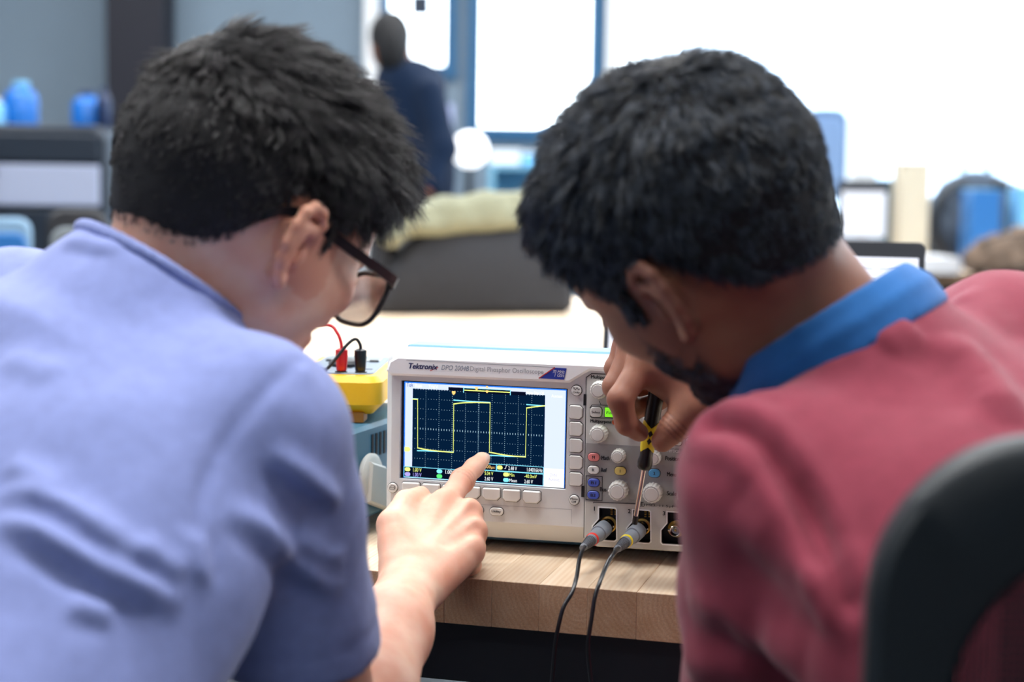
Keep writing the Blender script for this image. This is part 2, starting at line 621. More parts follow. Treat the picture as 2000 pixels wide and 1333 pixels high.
def seg_dist(V, pts):
    """distance of every vertex to a polyline, and the position along it (0..1)"""
    best = np.full(len(V), 1e9); tt = np.zeros(len(V)); sgn = np.zeros((len(V), 3))
    L = np.cumsum([0] + [np.linalg.norm(pts[i + 1] - pts[i]) for i in range(len(pts) - 1)])
    for i in range(len(pts) - 1):
        a, b = pts[i], pts[i + 1]; ba = b - a
        t = np.clip((V - a) @ ba / ba.dot(ba), 0, 1)
        off = V - a - t[:, None] * ba
        d = np.linalg.norm(off, axis=1)
        m = d < best
        best[m] = d[m]; tt[m] = (L[i] + t[m] * (L[i + 1] - L[i])) / L[-1]; sgn[m] = off[m]
    return best, tt, sgn


def catmull(pts, n=6):
    pts = [np.asarray(p, float) for p in pts]
    out = []
    for i in range(len(pts) - 1):
        p0 = pts[max(i - 1, 0)]; p1 = pts[i]; p2 = pts[i + 1]; p3 = pts[min(i + 2, len(pts) - 1)]
        for k in range(n):
            t = k / n
            out.append(0.5 * ((2 * p1) + (-p0 + p2) * t + (2 * p0 - 5 * p1 + 4 * p2 - p3) * t * t + (-p0 + 3 * p1 - 3 * p2 + p3) * t ** 3))
    out.append(pts[-1])
    return out


def lump(V, scale, seed, octaves=3):
    """cheap smooth pseudo-noise in [-1, 1]"""
    r = np.random.default_rng(seed)
    out = np.zeros(len(V)); amp = 1.0; tot = 0
    for o in range(octaves):
        for _ in range(3):
            k = r.normal(size=3); k = k / np.linalg.norm(k) * scale * (2 ** o)
            k2 = r.normal(size=3); k2 = k2 / np.linalg.norm(k2) * scale * (2 ** o)
            out += amp * np.sin(V @ k + r.random() * 6.28) * np.cos(V @ k2 + r.random() * 6.28)
        tot += amp * 1.6; amp *= 0.5
    return out / tot

# ================================================================== materials in use
M = dict(
    wood=wood_mat('maple_block', srgb(252, 232, 206), srgb(233, 202, 168)),
    steel_black=mat('black_powder_coat', srgb(34, 38, 46), 0.55, bump=0.1, bscale=900),
    wall=mat('wall_paint', srgb(118, 135, 150), 0.9, noise=0.03, nscale=3),
    wall_dark=mat('dark_column_paint', srgb(16, 18, 32), 0.7, noise=0.05, nscale=3),
    floor=mat('floor_vinyl', srgb(92, 96, 102), 0.4, noise=0.12, nscale=6),
    ceiling=mat('ceiling_tile', srgb(225, 225, 222), 0.95, noise=0.02, nscale=20),
    frame=mat('window_frame_metal', srgb(24, 84, 124), 0.45),
    pane=glass_mat('window_glass', (0.98, 0.99, 1.0), 0.01),
    diff=emis('lamp_diffuser', (1, 0.97, 0.93), 3.0),
    white_paint=mat('white_enamel', srgb(232, 234, 236), 0.4),
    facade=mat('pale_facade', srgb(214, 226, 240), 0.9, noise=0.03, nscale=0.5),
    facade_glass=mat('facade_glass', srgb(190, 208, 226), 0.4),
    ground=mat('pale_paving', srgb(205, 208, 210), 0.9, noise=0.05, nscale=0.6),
)

# ================================================================== room
RX0, RX1, RY0, RY1, RZ = -4.6, 4.6, -3.4, 9.0, 3.1
tag(MB().box(RX0, RX1, RY0, RY1, -0.1, 0).build('floor', M['floor']), 'grey vinyl floor of the workshop', None, None, 'structure')
tag(MB().box(RX0, RX1, RY0, RY1 + 0.2, RZ, RZ + 0.12).build('ceiling', M['ceiling']), 'white ceiling over the workshop', None, None, 'structure')
tag(MB().box(RX0 - 0.15, RX0, RY0, RY1 + 0.2, 0, RZ).build('wall_left', M['wall']), 'grey painted side wall', None, None, 'structure')


def bx(px, y=RY1):
    return (px - 1000) / F_PX * y


def bz(py, y=RY1):
    return CAM_Z + (335 - py) / F_PX * y


# back wall with its window openings cut out
WIN = [(735, 880, 152), (912, 1160, 268), (1180, 1668, 425), (1684, 2180, 425), (2215, 2690, 425)]  # right-hand sills lowered for a bright backdrop; last window added to light the room
WTOP = 2.75
wl = MB()
x_prev = RX0
for (a, b, sill) in WIN:
    wl.box(x_prev, bx(a), RY1, RY1 + 0.2, 0, RZ)
    wl.box(bx(a), bx(b), RY1, RY1 + 0.2, 0, bz(sill)).box(bx(a), bx(b), RY1, RY1 + 0.2, WTOP, RZ)
    x_prev = bx(b)
wl.box(x_prev, RX1, RY1, RY1 + 0.2, 0, RZ)
tag(wl.build('wall_back', M['wall']), 'blue-grey back wall with tall bright windows', None, None, 'structure')
for i, (a, b, sill) in enumerate(WIN):
    x0, x1, z0 = bx(a), bx(b), bz(sill)
    w = thing('window_%d' % (i + 1), None, None, ((x0 + x1) / 2, RY1, z0)); tag(w, 'tall bright window in the back wall', None, None, 'structure')
    hw, hz, t = (x1 - x0) / 2, WTOP - z0, 0.05
    fr = MB()
    fr.box(-hw - 0.02, -hw + t, -0.03, 0.1, -0.02, hz).box(hw - t, hw + 0.02, -0.03, 0.1, -0.02, hz)
    fr.box(-hw + t, hw - t, -0.03, 0.1, hz - t, hz).box(-hw + t, hw - t, -0.03, 0.1, -0.02, t)
    fr.build('window_frame', M['frame'] if i < 2 else M['white_paint'], w)
    MB().box(-hw + t, hw - t, 0.03, 0.042, t, hz - t).build('pane', M['pane'], w)
tag(MB().box(RX0 - 0.15, RX1 + 0.15, RY0 - 0.15, RY0, 0, RZ).build('wall_front', M['wall']), 'grey painted wall behind the viewer', None, None, 'structure')
# right wall: a row of large windows, open to the same sky
wr = MB()
ys = [3.4, 5.9, 6.2, 8.7]
wr.box(RX1, RX1 + 0.15, RY0, RY1 + 0.2, 0, 1.0).box(RX1, RX1 + 0.15, RY0, RY1 + 0.2, 2.75, RZ)
prev = RY0
for k in range(0, len(ys), 2):
    wr.box(RX1, RX1 + 0.15, prev, ys[k], 1.0, 2.75); prev = ys[k + 1]
wr.box(RX1, RX1 + 0.15, prev, RY1 + 0.2, 1.0, 2.75)
tag(wr.build('wall_right', M['wall']), 'painted side wall with a row of windows', None, None, 'structure')
for k in range(0, len(ys), 2):
    w = tag(thing('window_%d' % (6 + k // 2), None, None, (RX1, (ys[k] + ys[k + 1]) / 2, 1.0)), 'large window in the side wall', None, None, 'structure')
    hw = (ys[k + 1] - ys[k]) / 2
    fr = MB()
    fr.box(0, 0.1, -hw, -hw + 0.05, 0, 1.75).box(0, 0.1, hw - 0.05, hw, 0, 1.75).box(0, 0.1, -hw + 0.05, hw - 0.05, 0, 0.05).box(0, 0.1, -hw + 0.05, hw - 0.05, 1.7, 1.75)
    fr.build('window_frame', M['white_paint'], w)
    MB().box(0.04, 0.05, -hw + 0.05, hw - 0.05, 0.05, 1.7).build('pane', M['pane'], w)
tag(MB().box(bx(207, 8.7), bx(318, 8.7), 8.7, RY1, 0, RZ).build('trim_1', M['wall_dark']), 'dark navy column in front of the grey back wall', None, None, 'structure')
tag(MB().box(bx(706, 8.95), bx(733, 8.95), 8.94, RY1, 0, RZ).build('trim_2', M['white_paint']), 'pale vertical trim beside the narrow window', None, None, 'structure')
tag(MB().box(-60, 60, 9.3, 80, -0.4, -0.3).build('ground', M['ground']), 'pale paving outside the windows', None, None, 'structure')
# house across the street, seen washed out through the glass
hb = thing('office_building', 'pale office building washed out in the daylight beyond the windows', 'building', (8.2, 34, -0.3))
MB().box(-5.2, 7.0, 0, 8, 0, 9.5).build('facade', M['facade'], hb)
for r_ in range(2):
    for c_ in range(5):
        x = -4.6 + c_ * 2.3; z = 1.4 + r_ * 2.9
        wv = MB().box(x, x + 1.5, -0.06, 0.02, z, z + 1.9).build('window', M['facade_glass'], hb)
# ceiling lamps; the dim row behind the camera is added fill
lamp_first = None
for i, (x, y) in enumerate(LAMP_SPOTS):
    t = thing('ceiling_lamp', 'long white ceiling lamp panel overhead', 'lamp', (x, y, RZ), 0, 'ceiling lamps in rows')
    if lamp_first is None:
        hous = MB().box(-0.62, 0.62, -0.17, 0.17, -0.06, 0, 0.01).build('housing', M['white_paint'], t)
        dif = MB().box(-0.58, 0.58, -0.14, 0.14, -0.064, -0.061).build('diffuser', M['diff'], t)
        lamp_first = (hous, dif)
    else:
        for src in lamp_first:
            c = src.copy(); COL.objects.link(c); c.parent = t
    lo = bpy.data.objects.new('lamp_light', area_lamp('lamp_light', (0, 0, 0), 1.2, 0.3, LAMP_POWER * (0.22 if y < 0 else 1.0)))
    COL.objects.link(lo); lo.parent = t; lo.location = (0, 0, -0.075)


# ================================================================== benches of laminated maple
PLANK_W = 0.0432


def make_bench(label, origin, rotz, n, depth, thick=0.042, z=TABLE_Z, back=0.03, seed=1):
    t = thing('workbench', label, 'workbench', (origin[0], origin[1], 0), rotz, 'maple workbenches')
    shared = None
    r = random.Random(seed)
    for i in range(n):
        if shared is None:
            o = MB().box(-PLANK_W / 2 + 0.00005, PLANK_W / 2 - 0.00005, 0, depth, -thick, 0, 0.0005).build('plank', M['wood'], t)
            shared = o
        else:
            o = shared.copy(); COL.objects.link(o); o.parent = t
        o.location = ((i + 0.5) * PLANK_W, r.uniform(-0.0004, 0.0004), z - r.uniform(0, 0.0002))
    W = n * PLANK_W
    MB().box(0.05, W - 0.05, back, back + 0.045, z - thick - 0.062, z - thick - 0.0005, 0.003).build('front_rail', M['steel_black'], t)
    MB().box(0.05, W - 0.05, depth - 0.09, depth - 0.045, z - thick - 0.062, z - thick - 0.0005, 0.003).build('back_rail', M['steel_black'], t)
    for sx in (0.05, W - 0.11):
        for sy in (back + 0.046, depth - 0.15):
            lg = MB().box(sx, sx + 0.06, sy, sy + 0.06, 0.012, z - thick - 0.0005, 0.003).build('leg', M['steel_black'], t)
            MB().lathe([(0.022, 0), (0.022, 0.008), (0.008, 0.012)], (sx + 0.03, sy + 0.03, 0), (0, 0, 1), 12).build('foot', M['steel_black'], lg)
    MB().box(0.1, W - 0.1, depth / 2 - 0.02, depth / 2 + 0.02, 0.18, 0.22, 0.003).build('stretcher', M['steel_black'], t)
    return t


_e0, _e1 = on_z(980, 1135, TABLE_Z), on_z(1339.7, 1164, TABLE_Z)
BENCH_YAW = math.atan2(_e1[1] - _e0[1], _e1[0] - _e0[0])
BDIR = np.array([math.cos(BENCH_YAW), math.sin(BENCH_YAW), 0]); BNRM = np.array([-BDIR[1], BDIR[0], 0])
N_PL = 56
# a joint falls on x = 1148 px of the front edge
_j = on_z(1148, 1149, TABLE_Z)
B_ORG = _j - BDIR * (27 * PLANK_W)
bench1 = make_bench('nearest maple workbench carrying the oscilloscope', B_ORG, BENCH_YAW, N_PL, 1.5, seed=3)
make_bench('maple workbench behind the first, with the dark bag on it', B_ORG + BNRM * 1.502 - BDIR * 0.1, BENCH_YAW, N_PL, 1.9, seed=4)
_fb = on_z(1500, 527, TABLE_Z)
make_bench('far maple workbench at the right, cluttered with bags and boxes', np.array([_fb[0], _fb[1], 0]), math.radians(-3), 44, 1.3, seed=5)

# ================================================================== oscilloscope
YAW_S = math.radians(-12.5)
S_X = np.array([math.cos(YAW_S), math.sin(YAW_S), 0]); S_Y = np.array([-S_X[1], S_X[0], 0])
_c = P(945, 880, 1.587)
_v = ray_dir(750.5, 850)
_left = C_POS + _v * (np.dot(_c - C_POS, S_Y) / np.dot(_v, S_Y))
S_ORG = np.array([_left[0], _left[1], TABLE_Z])
S_LIFT = 0.012


def uv(px, py, y=0.0):
    """photo pixel -> (x, z) on a plane y behind the instrument's front, in metres from its lower left corner on the table"""
    v = ray_dir(px, py)
    o = S_ORG + S_Y * y
    q = C_POS + v * (np.dot(o - C_POS, S_Y) / np.dot(v, S_Y)) - S_ORG
    return (float(np.dot(q, S_X)), float(q[2]))


def c1(x, y, d=0.0): return uv(740 + x / 3.3325, 670 + y / 3.3325, d)
def c2(x, y, d=0.0): return uv(1100 + x / 3.3325, 670 + y / 3.3325, d)
def c4(x, y): return uv(1130 + x / 8.332, 940 + y / 8.332)
def c5(x, y): return uv(1100 + x / 8.333, 700 + y / 8.333)
MM = 1 / 2100.0          # metres per photo pixel on the front plane

S = dict(
    white=mat('bezel_white', srgb(248, 250, 251), 0.45, spec=0.4, bump=0.04, bscale=1500),
    grey=mat('bezel_grey', srgb(222, 224, 224), 0.5, spec=0.4, bump=0.04, bscale=1500),
    beige=mat('bezel_shade_beige', srgb(196, 186, 172), 0.55),
    panel=mat('panel_grey', srgb(200, 201, 197), 0.5, bump=0.05, bscale=1500),
    dark=mat('panel_dark_grey', srgb(160, 161, 160), 0.5, bump=0.05, bscale=1500),
    blue=mat('case_blue', srgb(112, 165, 196), 0.5, bump=0.05, bscale=800),
    key=mat('key_grey', srgb(226, 225, 220), 0.42),
    keyw=mat('key_white', srgb(236, 236, 232), 0.38),
    gap=mat('key_gap', srgb(70, 70, 70), 0.6),
    knob=mat('knob_grey', srgb(224, 223, 217), 0.4),
    cap=mat('knob_cap', srgb(228, 227, 222), 0.42),
    ink=mat('print_black', srgb(24, 24, 28), 0.6),
    navy=mat('print_navy', srgb(28, 40, 92), 0.5),
    slate=mat('print_slate', srgb(120, 136, 156), 0.5),
    pale=mat('print_pale_grey', srgb(160, 164, 170), 0.5),
    badge=mat('badge_blue', srgb(38, 58, 160), 0.35),
    red=mat('print_red', srgb(200, 60, 50), 0.5),
    whiteink=mat('print_white', srgb(240, 240, 240), 0.5),
    pink=mat('key_pink', srgb(236, 142, 140), 0.4), yellow=mat('key_yellow', srgb(240, 220, 130), 0.4),
    cyan=mat('key_blue', srgb(92, 170, 224), 0.4), violet=mat('key_indigo', srgb(76, 100, 206), 0.4),
    green=mat('key_green_lit', srgb(150, 235, 60), 0.4, emit=srgb(120, 240, 30), estr=0.55),
    orange=mat('mark_orange', srgb(224, 100, 50), 0.5),
    pocket=mat('pocket_black', srgb(14, 14, 17), 0.5), gold=mat('gold_contact', srgb(226, 178, 88), 0.3, 1.0),
    nickel=mat('nickel', srgb(214, 208, 200), 0.18, 1.0), teflon=mat('teflon', srgb(238, 236, 230), 0.5),
    bezelblack=mat('screen_border', srgb(14, 22, 44), 0.15),
    scr=emis('screen_navy', srgb(4, 26, 52), 1.0), lav=emis('screen_lavender', srgb(206, 217, 250), 1.0),
    sblack=emis('screen_black', srgb(6, 12, 32), 1.0), sdot=emis('screen_dots', srgb(170, 205, 225), 1.0),
    syel=emis('trace_yellow', srgb(235, 248, 130), 1.0), scyan=emis('trace_cyan', srgb(130, 225, 255), 1.0), sgreen=emis('screen_green', srgb(90, 240, 120), 1.0),
    swhite=emis('screen_white', srgb(245, 250, 255), 1.0), sblue=emis('screen_blue', srgb(40, 120, 235), 1.0), sora=emis('screen_orange', srgb(255, 205, 120), 1.0),
    slil=emis('screen_lilac', srgb(170, 160, 245), 1.0), stek=emis('screen_tek', srgb(20, 60, 130), 1.0),
)
scope = thing('oscilloscope', 'light grey digital oscilloscope with a lit waveform screen', 'oscilloscope', S_ORG, YAW_S)
SW = 0.377
z_bot = S_LIFT
z_top = c1(600, 78)[1]


def bool_cut(o, cutters):
    for cmb in cutters:
        co = cmb.build('cutter', [], None)
        co.parent = scope
        md = o.modifiers.new('cut', 'BOOLEAN'); md.operation = 'DIFFERENCE'; md.object = co; md.solver = 'EXACT'
        bpy.context.view_layer.update()
        dg = bpy.context.evaluated_depsgraph_get()
        me = bpy.data.meshes.new_from_object(o.evaluated_get(dg))
        o.modifiers.clear()
        old = o.data; o.data = me; bpy.data.meshes.remove(old)
        cm = co.data
        bpy.data.objects.remove(co, do_unlink=True); bpy.data.meshes.remove(cm)


# front housing: profile with the bevelled lower lip, screen opening cut out
zc = c1(650, 1165)[1]
REC = 0.0034                       # face lies this far behind the header band
o_ = MB()
prof = [(REC, zc), (REC, z_top - 0.012), (REC + 0.002, z_top - 0.006), (REC + 0.006, z_top - 0.002), (REC + 0.012, z_top), (0.05, z_top), (0.05, z_bot), (0.022, z_bot)]
o_.prism(prof, 0.0, SW, 0.006, 0.006, axis='x')
housing = o_.build('housing', [S['grey'], S['beige']], scope, smooth=30)
q = [c1(135, 247), c1(1225, 303), c1(1210, 962), c1(125, 890)]
cut = MB().prism(q, -0.02, 0.0085)
bool_cut(housing, [cut])
housing.data.materials.clear(); housing.data.materials.append(S['grey'])
# header band
hb_poly = [c1(75, 213), c1(1240, 262), c1(1333, 205), c2(175, 182), c2(700, 215)]
xr = SW - 0.002
hb_poly += [(xr, hb_poly[-1][1]), (xr, z_top - 0.004), (0.012, z_top - 0.004), (0.004, z_top - 0.009), (0.001, z_top - 0.018)]
o_ = MB().prism(hb_poly, -0.0002, 0.01, 0.0022, 0)
o_.build('header_band', S['white'], scope, smooth=30)
# rear case and handle
MB().box(0.008, SW - 0.008, 0.05, 0.135, 0.003, z_top - 0.004, 0.002).build('case', S['blue'], scope, smooth=30)  # case reaches almost to the bench to block light under the front
MB().box(0.006, SW - 0.006, 0.05, 0.09, z_top - 0.005, z_top + 0.002, 0.0025).build('top_cover', S['blue'], scope, smooth=30)
for fx in (0.03, SW - 0.06):
    for fy in (0.03, 0.11):
        MB().box(fx, fx + 0.03, fy, fy + 0.02, 0, z_bot + 0.006, 0.002).build('foot', S['pocket'], scope)
# right control panel
pl = c2(146, 215)[0]; plb = c2(131, 1270)[0]
zp_top = c2(300, 203)[1]
zdark0, zdark1 = c2(300, 1045)[1], c2(300, 657)[1]
pan = [(pl, c2(146, 228)[1]), c2(182, 203), (SW - 0.004, zp_top), (SW - 0.004, z_bot + 0.0015), (plb + 0.012, z_bot + 0.0015), (plb, z_bot + 0.009)]
o_ = MB().prism(pan, REC - 0.0012, 0.03, 0.0012, 0)
panel = o_.build('control_panel', S['panel'], scope, smooth=30)
seam = MB().line([(pl, c2(146, 228)[1]), c2(182, 203), (SW - 0.004, zp_top)], 0.0008, REC - 0.0004).line([(pl, c2(146, 228)[1]), (plb, z_bot + 0.009)], 0.0007, REC - 0.0004)
seam.build('panel_seam', S['gap'], scope)
PF = REC - 0.0012                  # panel front
dk = [c2(146, 655), c2(900, 700), (SW - 0.006, c2(900, 700)[1]), (SW - 0.006, c2(900, 1085)[1]), c2(900, 1085), c2(140, 1035)]
pockets = []
pk_rel = [(0, 0), (31, 2), (33, 4), (33.5, 62), (30, 64.5), (-9, 62), (-12, 59), (-12, 36), (0, 22)]
pk_org = [(1169.3, 993.2), (1236, 997.6), (1303.2, 1001.8), (1371, 1006)]
pk_polys = []
for (ox, oy) in pk_org:
    pk_polys.append([uv(ox + a, oy + b) for (a, b) in pk_rel])
bool_cut(panel, [MB().prism(pp, -0.01, 0.017) for pp in pk_polys])
bool_cut(housing, [MB().prism(pp, -0.01, 0.017) for pp in pk_polys])
housing.data.materials.clear(); housing.data.materials.append(S['grey'])
panel.data.materials.clear(); panel.data.materials.append(S['panel'])
dko = MB().prism(dk, PF - 0.0002, PF + 0.0006).build('dark_field', S['dark'], scope)
for i, pp in enumerate(pk_polys):
    rim = MB()
    big = inset(pp, -0.0011)
    n = len(pp)
    rim.add([(a, PF - 0.0005, b) for a, b in big] + [(a, PF - 0.0005, b) for a, b in pp] + [(a, PF + 0.001, b) for a, b in big],
            [(k, (k + 1) % n, n + (k + 1) % n, n + k) for k in range(n)] + [(2 * n + k, 2 * n + (k + 1) % n, (k + 1) % n, k) for k in range(n)])
    pr = rim.build('input_pocket', S['white'], scope)
    MB().prism(inset(pp, 0.0001), 0.0158, 0.0165).build('pocket_floor', S['pocket'], pr)
    pin_ = inset(pp, 0.00015)
    MB().add([(a, PF + 0.0022, b) for a, b in pin_] + [(a, 0.0162, b) for a, b in pin_], [(k, (k + 1) % n, n + (k + 1) % n, n + k) for k in range(n)]).build('pocket_liner', S['pocket'], pr)
    ox, oy = pk_org[i]
    cx, cz = uv(ox + 14, oy + 37.8)
    b = MB()
    b.lathe([(0.0078, 0), (0.0078, 0.0022), (0.0058, 0.0026), (0.0058, 0.0022)], (cx, 0.0156, cz), (0, -1, 0), 28)
    ring = b.build('gold_ring', S['gold'], pr, smooth=40)
    con = MB()
    con.lathe([(0.0052, 0), (0.0052, 0.012), (0.0046, 0.0125), (0.0042, 0.0122), (0.0041, 0.004), (0.0022, 0.0038)], (cx, 0.0152, cz), (0, -1, 0), 28)
    con.lathe([(0.0026, 0), (0.0026, 0.0075), (0.0012, 0.0078), (0.0010, 0.0070)], (cx, 0.0152, cz), (0, -1, 0), 16, mi=1)
    con.lathe([(0.0009, 0), (0.0009, 0.0082)], (cx, 0.0152, cz), (0, -1, 0), 8, mi=2)
    con.tube([(cx + 0.0052, 0.006, cz), (cx + 0.0066, 0.006, cz)], 0.001, 8).tube([(cx - 0.0052, 0.006, cz), (cx - 0.0066, 0.006, cz)], 0.001, 8)
    con.build('bnc_socket', [S['nickel'], S['teflon'], S['gold']], pr, smooth=40)
    for a in (0, 1):
        for bb in range(3):
            px, pz = uv(ox + 20.5 + a * 7.3 - (0.4 if a == 0 else 0), oy + 9 + bb * 4.5)
            MB().box(px - 0.0011, px + 0.0011, 0.0148, 0.0158, pz - 0.0007, pz + 0.0007, 0.0003).build('contact_pin', S['gold'], pr)


def key(name, poly, material, h=0.0022, c=0.0007, base=PF, legend=None, ink=None, gapm=True):
    o = MB().prism(poly, base - h, base + 0.001, c, 0).build(name, material, scope, smooth=25)
    if gapm:
        MB().prism(inset(poly, -0.0006), base - 0.00025, base + 0.0008).build('key_gap', S['gap'], o)
    return o


def legend(o, items, depth, material=None):
    t = MB()
    for (k, x, z, w, cp) in items:
        t.text(k, x, z, w, cp, depth, bold=0.07)
    t.build('legend', material or S['ink'], o, recalc=False)


SL = math.atan2(c1(1072, 205)[1] - c1(195, 165)[1], c1(1072, 205)[0] - c1(195, 165)[0])
# side keys beside the screen
for (ya, yb) in ((408, 500), (515, 610), (625, 718), (735, 828), (845, 937)):
    a = c2(38, ya); b = c2(122, yb)
    w, h = b[0] - a[0], a[1] - b[1]; cx, cz = (a[0] + b[0]) / 2, (a[1] + b[1]) / 2
    cutc = 0.0024
    po = [(cx - w / 2 + .001, cz - h / 2), (cx + w / 2 - cutc, cz - h / 2), (cx + w / 2, cz - h / 2 + cutc), (cx + w / 2, cz + h / 2 - cutc), (cx + w / 2 - cutc, cz + h / 2), (cx - w / 2 + .001, cz + h / 2), (cx - w / 2, cz + h / 2 - .001), (cx - w / 2, cz - h / 2 + .001)]
    key('menu_key', po, S['key'], base=REC)
# keys under the screen
for k in range(7):
    a = c1(148 + k * 131, 908 + k * 9.3); b = c1(262 + k * 131, 986 + k * 10.7)
    w, h = b[0] - a[0], a[1] - b[1]; cx, cz = (a[0] + b[0]) / 2, (a[1] + b[1]) / 2
    cc = 0.003
    po = [(cx - w / 2 + cc, cz - h / 2), (cx + w / 2 - cc, cz - h / 2), (cx + w / 2, cz - h / 2 + cc), (cx + w / 2, cz + h / 2 - .001), (cx + w / 2 - .001, cz + h / 2), (cx - w / 2 + .001, cz + h / 2), (cx - w / 2, cz + h / 2 - .001), (cx - w / 2, cz - h / 2 + cc)]
    key('menu_key', po, S['keyw'], base=REC, h=0.003, c=0.001)


def circ(x, z, r, n=28): return [(x + r * math.cos(2 * math.pi * i / n), z + r * math.sin(2 * math.pi * i / n)) for i in range(n)]
def oval(x, z, w, h): return rrect(w, h, h / 2 * 0.96, 7, x, z)


DZ = 0.0024
x, z = c2(83, 313); o = key('round_key', circ(x, z, 0.0047), S['keyw'], base=REC)
legend(o, [('Only', x, z - 0.0018, 0.0066, 0.0022)], REC - DZ)
wv = MB().line([(x + (i / 24 - 0.5) * 0.0062, z + 0.0018 + 0.0010 * math.sin(i / 24 * 4 * math.pi)) for i in range(25)], 0.0005, REC - DZ); wv.build('wave_mark', S['ink'], o, recalc=False)
x, z = c2(68, 1027); o = key('round_key', circ(x, z, 0.0046), S['keyw'], base=REC)
legend(o, [('Menu', x, z + 0.0013, 0.0070, 0.0019), ('Off', x, z - 0.0015, 0.0042, 0.0019)], REC - DZ)
x, z = c1(85, 947); o = key('round_key', circ(x, z, 0.0046), S['keyw'], base=REC)
pm = MB()
pm.line([(x - .0026, z - .0012), (x + .0020, z - .0012), (x + .0020, z + .0006), (x - .0026, z + .0006), (x - .0026, z - .0012)], .0004, REC - DZ)
pm.line([(x - .0018, z + .0006), (x - .0010, z + .0022), (x + .0026, z + .0022), (x + .0018, z + .0006)], .0004, REC - DZ).line([(x + .0020, z - .0012), (x + .0028, z), (x + .0028, z + .0014)], .0004, REC - DZ)
pm.build('printer_mark', S['ink'], o, recalc=False)
for (xx, yy, tx) in ((762, 1102, 'Utility'), (632, 1093, None), (502, 1084, None)):
    x, z = c1(xx, yy); o = key('oval_key', oval(x, z, 0.0128, 0.0074), S['keyw'], base=REC)
    if tx: legend(o, [(tx, x, z, 0.0088, 0.0026)], REC - DZ)
# engraved frame lines and tabs
ln = MB().line([c1(560, 1052), c1(1250, 1090), c1(1248, 1182)], 0.0003, REC - 0.0001)
ln.build('frame_line', S['pale'], scope, recalc=False)
for (xx, yy) in ((138, 374), (124, 972)):
    x, z = c2(xx, yy); MB().box(x - .0013, x + .0013, REC - .0011, REC + .001, z - .0052, z + .0052).build('latch_slot', S['pocket'], scope)
# printed header
hd = MB()
tl, tr = c1(195, 150), c1(383, 158)
hd.text('Tektronix', (tl[0] + tr[0]) / 2, (tl[1] + tr[1]) / 2, tr[0] - tl[0], 0.0052, -0.0004, SL, bold=0.06)
hd.build('brand_lettering', S['navy'], scope, recalc=False)
hd = MB(); tl, tr = c1(407, 160), c1(587, 168)
hd.text('DPO 2004B', (tl[0] + tr[0]) / 2, (tl[1] + tr[1]) / 2, tr[0] - tl[0], 0.0047, -0.0004, SL); hd.build('model_lettering', S['slate'], scope, recalc=False)
hd = MB(); tl, tr = c1(595, 172), c1(1072, 193)
hd.text('Digital Phosphor Oscilloscope', (tl[0] + tr[0]) / 2, (tl[1] + tr[1]) / 2, tr[0] - tl[0], 0.0058, -0.0004, SL); hd.build('model_lettering', S['pale'], scope, recalc=False)
hd = MB().line([c1(335, 182), c1(386, 160)], 0.0006, -0.0004); hd.build('swoosh', S['red'], scope, recalc=False)
hd = MB().line([c1(180, 112), c1(1145, 160)], 0.0005, -0.0004); hd.build('header_line', S['pale'], scope, recalc=False)
bd = MB().prism([c1(1045, 230), c1(1145, 162), c1(1222, 166), c1(1206, 240)], -0.0006, 0).build('badge', S['badge'], scope)
MB().line([c1(1043, 230), c1(1145, 161)], 0.0009, -0.0008).build('badge_edge', S['red'], bd, recalc=False)
t = MB(); a = c1(1172, 188); b = c1(1173, 211)
t.text('70 MHz', a[0], a[1], 0.0112, 0.0030, -0.0009, SL).text('1 GS/s', b[0] + 0.0005, b[1], 0.0092, 0.0030, -0.0009, SL); t.build('legend', S['whiteink'], bd, recalc=False)

# --- screen
scr = MB().prism([c1(137, 249), c1(1223, 305), c1(1208, 960), c1(127, 888)], 0.0078, 0.0084).build('screen', S['bezelblack'], scope)
SY = 0.0077


def sc(name, mb, m, lvl): return mb.build(name, m, scr, recalc=False)


Lq = [(170, 256), (1219, 308), (1206, 946), (164, 876)]


def L(s_, t_):                    # 0..1 across the lit display, t downwards
    x = (1 - t_) * ((1 - s_) * Lq[0][0] + s_ * Lq[1][0]) + t_ * ((1 - s_) * Lq[3][0] + s_ * Lq[2][0])
    y = (1 - t_) * ((1 - s_) * Lq[0][1] + s_ * Lq[1][1]) + t_ * ((1 - s_) * Lq[3][1] + s_ * Lq[2][1])
    return c1(x, y, SY)


def rect(s0, t0, s1, t1): return [L(s0, t0), L(s1, t0), L(s1, t1), L(s0, t1)]


sc('display_field', MB().poly(rect(0, 0, 1, 1), SY), S['lav'], 0)
sc('display_edge', MB().line([L(0, 1), L(0, 0), L(1, 0)], 0.0011, SY - .0001).line([L(1, 0), L(1, 1)], 0.0006, SY - .0001), S['sblue'], 0)
sc('soft_key_field', MB().poly(rect(0.872, 0.81, 0.997, 1), SY - .0001), S['swhite'], 0)
G = (0.049, 0.062, 0.871, 0.885)
sc('graticule_field', MB().poly(rect(*G), SY - .0001), S['scr'], 1)


def g(i, j):                      # i 0..10 divisions across, j 0..8 down
    return L(G[0] + (G[2] - G[0]) * i / 10, 0.062 + j * 0.1042)


